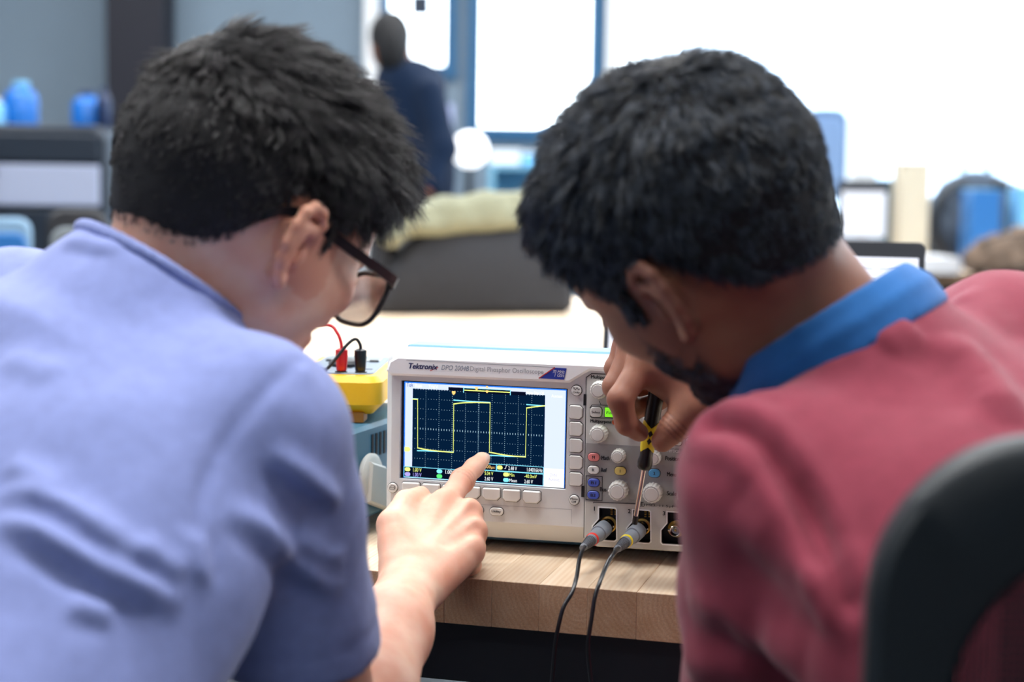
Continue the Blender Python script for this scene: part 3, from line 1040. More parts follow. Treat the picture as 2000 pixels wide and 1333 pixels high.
JM = 7.9
dots = MB()
dz = 0.00042
for i in range(1, 10):
    m_ = i == 5
    for k in range(0, int(JM * 5)):
        x, z = g(i, k / 5 + 0.2)
        w = 0.0011 if m_ else 0.00042
        dots.poly([(x - w / 2, z - dz / 2), (x + w / 2, z - dz / 2), (x + w / 2, z + dz / 2), (x - w / 2, z + dz / 2)], SY - .0002)
for j in range(1, 8):
    m_ = j == 4
    for k in range(1, 50):
        if k % 5 == 0 and not m_: continue
        x, z = g(k / 5, j)
        h = 0.0016 if m_ else 0.00042
        dots.poly([(x - dz / 2, z - h / 2), (x + dz / 2, z - h / 2), (x + dz / 2, z + h / 2), (x - dz / 2, z + h / 2)], SY - .0002)
for k in range(0, 51):
    for jj in (0.04,):
        x, z = g(k / 5, jj); dots.poly([(x - dz / 2, z - .0004), (x + dz / 2, z - .0004), (x + dz / 2, z + .0004), (x - dz / 2, z + .0004)], SY - .0002)
sc('graticule_dots', dots, S['sdot'], 2)['kind'] = 'stuff'


def curve_px(pts): return [c1(*p, SY) for p in pts]


yel = [(220, 366), (253, 368), (253, 684), (290, 692), (330, 699), (400, 707), (485, 713), (488, 398), (520, 393), (570, 389), (640, 388), (725, 391), (720, 712), (760, 720), (820, 731), (880, 738), (955, 743), (962, 425), (1000, 418), (1080, 410)]
cya = [(220, 364), (252, 366), (251, 702), (300, 703), (380, 707), (486, 711), (488, 373), (600, 382), (723, 389), (722, 733), (780, 735), (840, 739), (955, 741), (962, 402), (1080, 411)]
cc_ = curve_px(cya)
for a, b, (pa, pb) in zip(cc_[:-1], cc_[1:], zip(cya[:-1], cya[1:])):
    if abs(pa[0] - pb[0]) > 12: sc('cyan_trace', MB().line([a, b], 0.00105, SY - .0003), S['scyan'], 3)
tr = MB(); yy_ = curve_px(yel)
for a, b, (pa, pb) in zip(yy_[:-1], yy_[1:], zip(yel[:-1], yel[1:])):
    tr.line([a, b], 0.00105 if abs(pa[0] - pb[0]) > 12 else 0.0005, SY - .0004)
sc('yellow_trace', tr, S['syel'], 4)
# readout boxes along the bottom and the top strip
for rc in ((0.0, 0.884, 0.40, 0.992), (0.40, 0.80, 0.871, 0.992), (0.27, 0.028, 0.365, 0.066), (0.366, 0.028, 0.655, 0.078), (0.656, 0.04, 0.75, 0.078)):
    sc('readout_field', MB().poly(rect(*rc), SY - .0003), S['sblack'], 2)
bxl = MB()
for (s0, t0, s1, t1) in ((0.0, .884, .40, .992), (.579, .80, .868, .866), (.40, .802, .574, .868), (.40, .872, .868, .99)):
    bxl.line([L(s0, t0), L(s1, t0), L(s1, t1), L(s0, t1), L(s0, t0)], 0.0005, SY - .0004)
bxl.line([L(.365, .03), L(.655, .03)], .0004, SY - .0004).line([L(.365, .03), L(.365, .078)], .0007, SY - .0004).line([L(.655, .03), L(.655, .078)], .0007, SY - .0004)
sc('readout_frame', bxl, S['scyan'], 3)['kind'] = 'stuff'
sc('overview_trace', MB().line([L(.37, .052), L(.652, .052)], .0009, SY - .0005), S['syel'], 4)
# channel tags
for (s_, t_, m_) in ((.022, .912, 'syel'), (.022, .963, 'slil'), (.221, .912, 'scyan'), (.221, .963, 'sgreen'), (.597, .832, 'syel'), (.637, .900, 'syel'), (.637, .956, 'scyan')):
    x, z = L(s_, t_); sc('channel_tag', MB().poly(oval(x, z, .0054, .0038), SY - .0005), S[m_], 4)
x, z = c1(187, 693, SY); sc('channel_tag', MB().poly([(x - .003, z - .0022), (x + .0014, z - .0022), (x + .0034, z), (x + .0014, z + .0022), (x - .003, z + .0022)], SY - .0003), S['syel'], 4)


def st(items, m):
    for (k, s_, t_, w, cp) in items:
        x, z = L(s_, t_); sc('readout_text', MB().text(k, x, z, w, cp, SY - .0006, SL), m, 5)


st([('1.00 V', .083, .912, .0082, .0036), ('5.04 V', .53, .900, .0082, .0034), ('Min', .672, .900, .0050, .0032), ('-40.0mV', .79, .902, .0118, .0034)], S['syel'])
st([('1.00V', .285, .912, .0082, .0036), ('2.60 V', .53, .956, .0082, .0034), ('Mean', .681, .957, .0074, .0032), ('2.60 V', .778, .958, .0082, .0034), ('2.48 V', .677, .832, .0082, .0036), ('1.04016kHz', .815, .834, .0146, .0036)], S['swhite'])
st([('1.00 V', .083, .963, .0082, .0036)], S['slil'])
st([('0.000\u03bcs', .524, .836, .0125, .0036)], S['sora'])
st([('Run', .085, .03, .0062, .0030), ("Trig'd", .175, .032, .0086, .0034), ('Noise Filter Off', .81, .045, .0165, .0032), ('Autoset', .945, .065, .0105, .0030)], S['swhite'])
st([('Tek', .032, .024, .0064, .0040)], S['stek'])
st([('Undo', .932, .872, .0068, .0030), ('Autoset', .936, .918, .0105, .0030)], S['slil'])
for (xx, yy, w) in ((488, 326, .0017), (637, 298, .0014), (705, 318, .0012), (705, 288, .0010)):
    x, z = c1(xx, yy, SY); sc('trigger_mark', MB().poly([(x, z - w * 1.2), (x + w, z - w * .2), (x + w, z + w), (x - w, z + w), (x - w, z - w * .2)], SY - .0006), S['sora'], 5)
rs = MB(); xa, za = L(.634, .845); rs.line([(xa - .0012, za - .0018 + .0022), (xa - .0002, za - .0018 + .0022), (xa + .0006, za + .0036), (xa + .0016, za + .0036)], .0004, SY - .0006)
sc('edge_mark', rs, S['swhite'], 5)

# --- knobs and keys of the control panel
def knob(cx, cz, r, h=0.013, n=16):
    o = MB().lathe([(r * 1.02, 0), (r, 0.0008), (r * 0.97, h * 0.75), (r * 0.9, h * 0.93), (r * 0.84, h)], (cx, PF, cz), (0, -1, 0), n * 6, grip=0.028, gn=n).build('knob', S['knob'], scope, smooth=50)
    MB().lathe([(r * 0.70, h * 0.8), (r * 0.70, h * 1.0), (r * 0.66, h * 1.045), (r * 0.5, h * 1.05)], (cx, PF, cz), (0, -1, 0), 36).build('knob_cap', S['cap'], o, smooth=40)
    MB().lathe([(r * 0.74, h * 0.9), (r * 0.74, h * 1.003)], (cx, PF, cz), (0, -1, 0), 36).build('knob_groove', S['dark'], o, smooth=40)
    return o


def kpx(fn, x, y, r_px, **kw):
    """knob whose cap shows at crop pixel (x, y): the foot sits on the panel behind it"""
    h = kw.get('h', 0.013)
    u, v = fn(x, y, PF - h)
    return knob(u, v, r_px * MM, **kw)


kpx(c2, 226, 312, 16.8); kpx(c2, 222, 600, 16.8)
kpx(c2, 352, 744, 13.2, h=0.011); kpx(c2, 585, 757, 13.2, h=0.011); kpx(c2, 815, 772, 13.2, h=0.011)
kpx(c2, 350, 972, 18.6); kpx(c2, 573, 988, 18.6); kpx(c2, 800, 1002, 18.6)
kpx(c2, 690, 470, 24, h=0.014); kpx(c2, 1040, 385, 13.2, h=0.012)
kpx(c2, 428, 603, 5.2, h=0.005, n=10); kpx(c2, 530, 505, 5.2, h=0.005, n=10)


def pkey(name, fn, x, y, wpx, hpx, m, tx=None, tw=None, shape='oval', base=PF, cap=0.0026):
    u, v = fn(x, y)
    w, h = wpx * MM, hpx * MM
    po = oval(u, v, w, h) if shape == 'oval' else rrect(w, h, min(w, h) * 0.28, 4, u, v)
    o = key(name, po, m, base=base)
    if tx: legend(o, [(tx, u, v, tw, cap)], base - 0.0023)
    return o


pkey('select_key', c2, 212, 452, 22, 19, S['key'], 'Select', 0.0076, 'r', cap=0.0022)
u, v = c2(310, 455)
po = [(u - .0056, v - .0042), (u + .0026, v - .0042), (u + .0056, v - .0012), (u + .0056, v + .0016), (u + .0034, v + .0042), (u - .0056, v + .0042)]
o = key('fine_key', po, S['green']); legend(o, [('Fine', u - .0006, v - .0002, .0068, .0024)], PF - .0023)
pkey('math_key', c2, 197, 746, 22.5, 15.5, S['pink'], 'M', None); pkey('reference_key', c2, 195, 829, 22.5, 15.5, S['keyw'], 'R', None)
pkey('bus_key', c2, 197, 912, 22.5, 15.5, S['violet'], 'B1', .0046); pkey('bus_key', c2, 194, 993, 22.5, 15.5, S['violet'], 'B2', .0046)
pkey('channel_key', c2, 370, 836, 22, 15.5, S['yellow'], '1', None); pkey('channel_key', c2, 592, 851, 22, 15.5, S['cyan'], '2', None)
pkey('panel_key', c2, 735, 645, 20, 14, S['key'], None, None, 'r'); pkey('panel_key', c2, 848, 650, 30, 15, S['key'], None, None, 'r'); pkey('panel_key', c2, 690, 297, 20, 14, S['key'], None, None, 'r')
pkey('acquire_key', c2, 1052, 466, 30, 15, S['key'], 'Acq', .0066); pkey('panel_key', c2, 1195, 335, 14, 15, S['red'], None, None, 'r')
for (k, x, y, w, cp) in (('Multipurpose', 256, 230, 46, 8.4), ('Multipurpose', 243, 517, 41, 8), ('Inten', 412, 560, 17, 7.5), ('Math', 272, 753, 15.5, 7.5), ('Ref', 262, 831, 11, 7.5), ('Bus', 257, 957, 12.5, 7.5),
                      ('Position', 708, 756, 26.5, 7.6), ('Scale', 703, 984, 18, 7.5), ('Menu', 703, 859, 17, 7.5), ('1', 200, 1083, 2.6, 7.5), ('2', 427, 1099, 4.6, 7.5), ('3', 653, 1113, 4.6, 7.5)):
    u, v = c2(x, y); MB().text(k, u, v, w * MM if len(k) > 1 else None, cp * MM * 1.05, PF - 0.0005, SL, bold=0.09).build('panel_lettering', S['ink'], scope, recalc=False)
pt = MB()
u, v = c2(632, 1066); MB().text('1M\u03a9, 11.5pF \u2264300 V', u + .008, v, 0.046, .0030, PF - .0005, SL).build('panel_lettering', S['ink'], scope, recalc=False)
pt.line([c2(232, 380), c2(243, 405)], .0005, PF - .0005).line([c2(172, 425), c2(185, 406), c2(345, 410), c2(352, 420)], .0006, PF - .0005).line([c2(172, 478), c2(185, 490), c2(335, 494), c2(352, 482)], .0006, PF - .0005)
pt.line([c2(147, 868), c2(252, 873), c2(251, 1031), c2(145, 1024), c2(147, 868)], .0006, PF - .0005).line([c2(195, 1046), c2(197, 1040), c2(500, 1052)], .0006, PF - .0005)
pt.line([c2(500, 1040), c2(520, 1041)], .0006, PF - .0005).line([c2(510, 1041), c2(510, 1066)], .0006, PF - .0005).line([c2(496, 1066), c2(524, 1067)], .0006, PF - .0005)
pt.line([c2(935, 470), c2(935, 600), c2(680, 590)], .0004, PF - .0005)
pto = pt.build('panel_lines', S['ink'], scope, recalc=False); pto['kind'] = 'stuff'
u, v = c2(712, 703); MB().text('Vertical', u, v, 27 * MM, 8 * MM, PF - .0005, SL).build('panel_lettering', S['whiteink'], scope, recalc=False)
u, v = c2(332, 519); om = MB().prism(circ(u, v, .0024), PF - .0004, PF).build('orange_mark', S['orange'], scope)
legend(om, [('b', u, v, None, .0024)], PF - .0006)


def s_world(u, y, v): return S_ORG + S_X * u + S_Y * y + np.array([0, 0, v])


# ================================================================== probe leads
PR = dict(grey=mat('probe_grey', srgb(132, 138, 146), 0.45), dgrey=mat('probe_rib_dark', srgb(70, 74, 80), 0.6), cable=mat('black_cable', srgb(18, 20, 26), 0.28),
          red=mat('ring_red', srgb(230, 60, 50), 0.45), yellow=mat('ring_yellow', srgb(240, 215, 50), 0.45))
PROBE_TIPS = []
for i, (end_px, ring_m, label, cab) in enumerate((
        ((1137.0, 1072), 'red', 'grey probe connector with a red ring, black cable, in the first input',
         [(1137.5, 1076, 1.487), (1131.5, 1094, 1.468), (1126, 1128, 1.448), (1117, 1158, 1.436), (1101, 1186, 1.430), (1092, 1218, 1.428), (1085, 1256, 1.43), (1078, 1333, 1.432), (1070, 1420, 1.43)]),
        ((1203.5, 1075), 'yellow', 'grey probe connector with a yellow ring, black cable, in the second input',
         [(1201.5, 1079, 1.457), (1187, 1100, 1.438), (1173, 1134, 1.420), (1162, 1167, 1.412), (1155, 1212, 1.410), (1149.5, 1248, 1.41), (1149, 1276, 1.412), (1155, 1333, 1.415), (1170, 1420, 1.41)]))):
    ox, oy = pk_org[i]
    cx, cz = uv(ox + 15, oy + 37)
    a = s_world(cx, 0.010, cz)
    dd = np.dot(a - C_POS, C_FWD)
    b = P(end_px[0], end_px[1], dd - 0.062)
    ax = unit(b - a); Ltot = np.linalg.norm(b - a)
    t = thing('probe_lead', label, 'probe', tuple(a), 0, 'probe leads plugged into the oscilloscope')
    A = np.zeros(3)
    MB().lathe([(0.0058, 0), (0.0066, 0.001), (0.0066, 0.010), (0.0062, 0.0115)], A, ax, 28).build('plug_shell', S['nickel'], t, smooth=40)
    MB().lathe([(0.0070, 0.0095), (0.0078, 0.0110), (0.0080, 0.024), (0.0074, 0.0265), (0.0062, 0.027)], A, ax, 28, grip=0.03, gn=4).build('plug_collar', PR['grey'], t, smooth=40)
    MB().lathe([(0.0063, 0.026), (0.0062, 0.038), (0.0056, 0.042)], A, ax, 24).build('plug_barrel', PR['grey'], t, smooth=40)
    MB().lathe([(0.0053, 0.0405), (0.0060, 0.0412), (0.0060, 0.0436), (0.0053, 0.0442)], A, ax, 24).build('colour_ring', PR[ring_m], t, smooth=40)
    sr = MB().lathe([(0.0056, 0.042), (0.0052, 0.046), (0.0030, Ltot - 0.001), (0.0026, Ltot)], A, ax, 20).build('strain_relief', PR['grey'], t, smooth=40)
    for k in range(9):
        h = 0.0475 + k * (Ltot - 0.052) / 9
        r = 0.0052 + (0.0030 - 0.0052) * (h - 0.046) / (Ltot - 0.047)
        MB().lathe([(r * 0.9, h), (r * 1.05, h + 0.0002), (r * 1.05, h + 0.0010), (r * 0.9, h + 0.0012)], A, ax, 16).build('relief_slot', PR['dgrey'], sr, smooth=40)
    pts = [b - ax * 0.006 - a] + [P(*c) - a for c in cab]
    MB().tube(catmull(pts, 8), 0.00185, 10).build('cable', PR['cable'], t, smooth=60)

# ================================================================== blue function generator with the yellow meter on top
gy = math.radians(-20)
g_c = P(672, 845, 1.63)                       # its near upper right corner
GH = g_c[2] - TABLE_Z
GM = dict(case=mat('generator_blue', srgb(72, 122, 148), 0.5, bump=0.06, bscale=700), bump=mat('bumper_ivory', srgb(222, 222, 216), 0.5), slot=mat('vent_dark', srgb(16, 24, 32), 0.7), foot=mat('foot_rubber', srgb(30, 34, 40), 0.8))
gen = thing('function_generator', 'blue benchtop instrument with side vents under the yellow meter', 'instrument', (g_c[0], g_c[1], TABLE_Z), gy)
GW, GD = 0.23, 0.22
MB().box(-GW, 0, 0.012, GD, 0.012, GH - 0.001, 0.004).build('case', GM['case'], gen, smooth=30)
MB().box(-GW - 0.004, 0.003, -0.02, 0.013, 0.010, GH + 0.002, 0.006).build('front_bezel', GM['bump'], gen, smooth=30)
for k in range(9):
    MB().box(-0.0004, 0.0008, 0.062 + k * 0.0095, 0.062 + k * 0.0095 + 0.0045, GH - 0.034, GH - 0.011, 0.0).build('vent_slot', GM['slot'], gen)
MB().box(-GW + 0.015, -GW + 0.105, -0.0212, -0.0195, GH - 0.075, GH - 0.014).build('display', S['bezelblack'], gen)
MB().lathe([(0.016, 0), (0.0155, 0.008), (0.0135, 0.011)], (-0.045, -0.0205, GH - 0.040), (0, -1, 0), 40, grip=0.02, gn=16).build('knob', S['knob'], gen, smooth=40)
for kx in range(6):
    for kz in range(2):
        MB().prism(rrect(0.014, 0.008, 0.002, 3, -GW + 0.024 + kx * 0.0195, GH - 0.090 - kz * 0.012), -0.0225, -0.0198, 0.0006, 0).build('key', S['key'], gen)
for kx in range(2):
    MB().lathe([(0.0075, 0), (0.0075, 0.004), (0.0052, 0.005), (0.0052, 0.012), (0.0043, 0.0122)], (-0.060 + kx * 0.028, -0.0205, GH - 0.090), (0, -1, 0), 20).build('output_socket', S['nickel'], gen, smooth=40)
# carrying handle on the side
hp = np.array([0.008, 0.052, GH - 0.052])
MB().lathe([(0.022, 0), (0.024, 0.002), (0.024, 0.006), (0.020, 0.009)], hp - np.array([0.008, 0, 0]), (1, 0, 0), 28).build('handle_hub', GM['bump'], gen, smooth=40)
MB().prism([(0.040, GH - 0.034), (0.074, GH - 0.044), (0.135, GH - 0.090), (0.125, GH - 0.104), (0.034, GH - 0.073)], 0.001, 0.012, 0.002, 0.002, axis='x').build('handle_arm', GM['bump'], gen, smooth=40)
for fy in (0.02, GD - 0.05):
    for fx in (-GW + 0.02, -0.04):
        MB().box(fx, fx + 0.025, fy, fy + 0.03, 0, 0.014, 0.002).build('foot', GM['foot'], gen)

FM = dict(y=mat('holster_yellow', srgb(250, 190, 20), 0.45, bump=0.03, bscale=900), face=mat('meter_face', srgb(104, 122, 140), 0.4), lcd=mat('meter_lcd', srgb(168, 178, 180), 0.2), dark=mat('meter_dark', srgb(30, 34, 42), 0.5),
          red=mat('lead_red', srgb(206, 30, 44), 0.4), black=mat('lead_black', srgb(18, 20, 28), 0.35), white=mat('meter_print', srgb(225, 228, 230), 0.5), wedge=mat('stand_orange', srgb(196, 122, 30), 0.5))
mz = GH + TABLE_Z
m_r = on_z(744, 828, mz)                      # right flank of the near end
meter = thing('multimeter', 'yellow handheld multimeter lying on the blue instrument', 'multimeter', (m_r[0], m_r[1], mz), math.radians(-3))
MWd, ML, MT = 0.094, 0.19, 0.046
ol = rrect(MWd, ML, 0.016, 5, -MWd / 2, ML / 2)
MB().prism(ol, 0.008, MT, 0.010, 0.006, axis='z').build('holster', FM['y'], meter, smooth=40)
MB().prism(rrect(MWd - 0.022, ML - 0.03, 0.010, 5, -MWd / 2, ML / 2 + 0.004), MT - 0.006, MT + 0.0015, 0, 0.001, axis='z').build('face_plate', FM['face'], meter, smooth=40)
MB().prism(rrect(MWd - 0.036, 0.046, 0.004, 3, -MWd / 2, ML - 0.046), MT + 0.001, MT + 0.0028, 0, 0.0006, axis='z').build('lcd_window', FM['lcd'], meter)
MB().lathe([(0.019, 0), (0.019, 0.003), (0.016, 0.006)], (-MWd / 2, 0.085, MT + 0.0015), (0, 0, 1), 28).build('selector_dial', FM['dark'], meter, smooth=40)
for k in range(4):
    MB().prism(rrect(0.010, 0.006, 0.002, 3, -MWd + 0.024 + k * 0.0155, 0.122), MT + 0.001, MT + 0.0035, 0, 0.0006, axis='z').build('key', FM['dark'], meter)
for (sx, sy, sw) in ((-0.024, 0.052, 0.016), (-0.07, 0.05, 0.018), (-0.045, 0.060, 0.014)):
    MB().box(sx - sw / 2, sx + sw / 2, sy, sy + 0.004, MT + 0.0014, MT + 0.0019).build('print_mark', FM['dark'], meter)
for jx in (-0.024, -0.044, -0.064):
    MB().lathe([(0.0062, 0), (0.0062, 0.0012), (0.0035, 0.0014)], (jx, 0.026, MT + 0.0012), (0, 0, 1), 20).build('input_jack', FM['dark'], meter, smooth=40)
MB().prism([(-0.048, 0.004), (-0.018, 0.004), (-0.018, 0.030), (-0.048, 0.030)], -0.0, 0.010, 0, 0, axis='z').build('tilt_stand', FM['wedge'], meter)
Rm = np.array([[math.cos(math.radians(-3)), -math.sin(math.radians(-3)), 0], [math.sin(math.radians(-3)), math.cos(math.radians(-3)), 0], [0, 0, 1]])
for (jx, m, label, cb) in ((-0.0245, FM['black'], 'black test lead plug standing in the yellow meter', [(0, 0, 0.021), (-0.0005, 0, 0.027), (-0.005, -0.002, 0.0325), (-0.013, -0.005, 0.027), (-0.024, -0.009, 0.013), (-0.034, -0.013, 0.002), (-0.05, -0.018, -0.004)]),
                           (-0.0435, FM['red'], 'red test lead plug standing in the yellow meter', [(0, 0, 0.021), (-0.001, 0.001, 0.029), (-0.005, 0.003, 0.038), (-0.014, 0.008, 0.045), (-0.04, 0.015, 0.042), (-0.075, 0.015, 0.02)])):
    base = np.array([m_r[0], m_r[1], mz]) + Rm @ np.array([jx, 0.026, MT + 0.0028])
    t = thing('test_lead', label, 'test lead', tuple(base))
    MB().lathe([(0.0045, 0), (0.0050, 0.001), (0.0054, 0.006), (0.0060, 0.015), (0.0060, 0.021), (0.0035, 0.0225)], (0, 0, 0), (0, 0, 1), 18, grip=0.05, gn=4).build('plug', m, t, smooth=40)
    MB().tube(catmull(cb, 8), 0.0017, 8).build('wire', m, t, smooth=60)

# ================================================================== laptop behind the right-hand person
LM = dict(body=mat('laptop_charcoal', srgb(40, 44, 52), 0.4), scr=emis('laptop_screen', srgb(236, 240, 255), 1.15), lines=emis('laptop_screen_text', srgb(190, 198, 222), 1.0), keys=mat('laptop_keys', srgb(22, 24, 28), 0.5))
l_tl = P(1189, 462, 2.17); l_tr = P(1808, 472, 2.09)
ld = unit([l_tr[0] - l_tl[0], l_tr[1] - l_tl[1], 0]); LW = float(np.hypot(l_tr[0] - l_tl[0], l_tr[1] - l_tl[1]))
lyaw = math.atan2(ld[1], ld[0])
LHt = (l_tl[2] + l_tr[2]) / 2 - TABLE_Z - 0.016
ln_ = np.array([-ld[1], ld[0], 0])
tilt = math.radians(14)
l_org = l_tl - ln_ * (LHt * math.tan(tilt))
lap = thing('laptop', 'open dark laptop with a bright white screen behind the oscilloscope', 'laptop', (l_org[0], l_org[1], TABLE_Z), lyaw)
LB = 0.26
MB().box(0, LW, -LB, 0, 0, 0.016, 0.003).build('base', LM['body'], lap, smooth=30)
kb = MB()
for r_ in range(5):
    for c_ in range(15):
        kb.box(0.03 + c_ * (LW - 0.06) / 15, 0.03 + c_ * (LW - 0.06) / 15 + 0.018, -0.05 - r_ * 0.02 - 0.016, -0.05 - r_ * 0.02, 0.0155, 0.0175)
kbo = kb.build('keyboard', LM['keys'], lap); kbo['kind'] = 'stuff'
MB().prism(rrect(0.11, 0.07, 0.004, 3, LW / 2, -0.20), 0.0155, 0.0165, axis='z').build('trackpad', LM['keys'], lap)
Ll = LHt / math.cos(tilt)


def lid_pt(u, y, v): return (u, v * math.sin(tilt) + y * math.cos(tilt), 0.016 + v * math.cos(tilt) - y * math.sin(tilt))


lid = MB().prism(rrect(LW, Ll, 0.008, 4, LW / 2, Ll / 2), 0, 0.007, 0.001, 0.001)
lid.v = [lid_pt(x, y, z) for (x, y, z) in lid.v]
lido = lid.build('lid', LM['body'], lap, smooth=30)
s_ = MB().poly([(0.008, 0.022), (LW - 0.008, 0.022), (LW - 0.008, Ll - 0.020), (0.008, Ll - 0.020)], -0.0004)
s_.v = [lid_pt(x, y, z) for (x, y, z) in s_.v]; s_.build('screen', LM['scr'], lido)
s_ = MB()
for k in range(16):
    yy = Ll - 0.036 - k * 0.014
    xx = 0.03
    rr_ = random.Random(k)
    while xx < LW - 0.05:
        w = rr_.uniform(0.012, 0.05); s_.poly([(xx, yy), (min(xx + w, LW - .03), yy), (min(xx + w, LW - .03), yy + .003), (xx, yy + .003)], -0.0006); xx += w + 0.006
s_.v = [lid_pt(x, y, z) for (x, y, z) in s_.v]; s_.build('screen_text', LM['lines'], lido, recalc=False)

# ================================================================== people
def head_axes(yaw, pitch, roll):
    yaw, pitch, roll = map(math.radians, (yaw, pitch, roll))
    cy, sy, cp, sp = math.cos(yaw), math.sin(yaw), math.cos(pitch), math.sin(pitch)
    f = np.array([sy * cp, cy * cp, -sp]); r = np.array([cy, -sy, 0.0]); u = np.cross(r, f)
    cr, sr = math.cos(roll), math.sin(roll)
    r2, u2 = cr * r + sr * u, cr * u - sr * r
    B = np.stack([C_RIGHT, C_FWD, C_UP], 1)
    return B @ np.stack([r2, f, u2], 1)         # columns: right, forward, up in world


def mm(*p): return np.array(p, float) / 1000.0


def add_ear(s, sd, tilt=0.0):
    """outer ear on side sd (+1 right, -1 left) in head-local millimetres"""
    c = np.array([74.0, -8.0, -43.0])
    ta = math.radians(tilt)

    def E(a, b, o):                               # a forward, b up, o outwards
        a, b, o = a * 0.92, b * 0.90, o * 1.12
        a2 = a * math.cos(ta) + b * math.sin(ta)
        b2 = b * math.cos(ta) - a * math.sin(ta)
        q = c + np.array([o, a2, b2])
        return mm(sd * q[0], q[1], q[2])
    rim = [E(9, 2, 3), E(13, 14, 6), E(11, 25, 9), E(2, 32, 12), E(-9, 31, 15), E(-17, 22, 18), E(-19, 9, 19), E(-17, -6, 18), E(-12, -18, 15), E(-5, -28, 12), E(3, -31, 9), E(7, -24, 5)]
    # the flap behind the rim
    for a, b in ((rim[3], rim[8]), (rim[5], rim[9]), (rim[4], rim[7]), (rim[2], rim[8])):
        s.cone(a, b, 0.0030, 0.0030, 0.006)
    s.cone(E(2, -4, -2), E(-8, 6, 8), 0.011, 0.008, 0.010)
    s.cone(E(2, -26, 4), E(-3, -20, 9), 0.0062, 0.0055, 0.006)     # lobe
    s.chain(rim, [0.0032, 0.0036, 0.0038, 0.0040, 0.0040, 0.0038, 0.0036, 0.0034, 0.0034, 0.0040, 0.0046, 0.0040], 0.0025)
    s.chain([E(6, 20, 9), E(-4, 20, 14), E(-10, 10, 16), E(-9, -6, 15), E(-3, -15, 11)], [0.0026] * 5, 0.003)   # antihelix
    s.ell(E(3, 0, 12), mm(10, 7.2, 10.5), None, 0.003, 'sub')
    s.cone(E(3, 24, 12), E(-11, 18, 19), 0.0026, 0.0024, 0.002, 'sub')          # concha hollow
    s.cone(E(10, -2, 5), E(9, -9, 6), 0.0036, 0.003, 0.004)         # tragus


def head_solid(neck_a, neck_b, neck_r, fy=1.0):
    s = Solid()

    def mm(x, y, z):                               # fy < 1: a shallower lower face
        k = 1 - (1 - fy) * min(1.0, max(0.0, (-z - 10) / 60.0))
        return np.array([x, y * k if y > 0 else y, z], float) / 1000.0
    s.ell(mm(0, -6, 2), mm(75, 96, 86), None, 0.02)
    s.ell(mm(0, -34, -8), mm(68, 68, 68), None, 0.03)
    s.ell(mm(0, 34, 6), mm(63, 60, 66), None, 0.03)
    s.ell(mm(0, 34, -58), mm(60, 54, 66), None, 0.03)
    for sd in (1, -1):
        s.cone(mm(sd * 56, 2, -62), mm(sd * 47, 22, -96), 0.014, 0.014, 0.025)
        s.cone(mm(sd * 47, 22, -96), mm(sd * 14, 76, -116), 0.015, 0.013, 0.025)
        s.ell(mm(sd * 44, 62, -48), mm(20, 22, 17), None, 0.02)
        s.cone(mm(sd * 56, 10, -30), mm(sd * 50, 40, -70), 0.014, 0.016, 0.03)
    s.cone(mm(-14, 80, -114), mm(14, 80, -114), 0.012, 0.012, 0.015)
    s.ell(mm(0, 76, -82), mm(26, 18, 20), None, 0.015)
    s.cone(mm(-30, 86, -14), mm(30, 86, -14), 0.009, 0.009, 0.012)
    s.cone(mm(0, 90, -24), mm(0, 106, -58), 0.007, 0.010, 0.008)
    for sd in (1, -1):
        s.ell(mm(sd * 9, 98, -62), mm(7, 8, 6), None, 0.005)
        s.ell(mm(sd * 32, 96, -30), mm(15, 12, 11), None, 0.008, 'sub')
        s.ell(mm(sd * 32, 80, -30), mm(12.5, 12.5, 11.5), None, 0.004)
        s.cone(mm(sd * 21, 91, -31), mm(sd * 43, 87, -31), 0.0028, 0.0028, 0.003)
    s.cone(mm(-18, 90, -82), mm(18, 90, -82), 0.0052, 0.0052, 0.006).cone(mm(-15, 89, -92), mm(15, 89, -92), 0.0056, 0.0056, 0.006)
    s.chain([mm(0, -30, -60), neck_a, neck_b], [neck_r * 0.95, neck_r * 0.98, neck_r * 1.08], 0.028, kk=0.02)
    return s


SKIN_NODES = {}


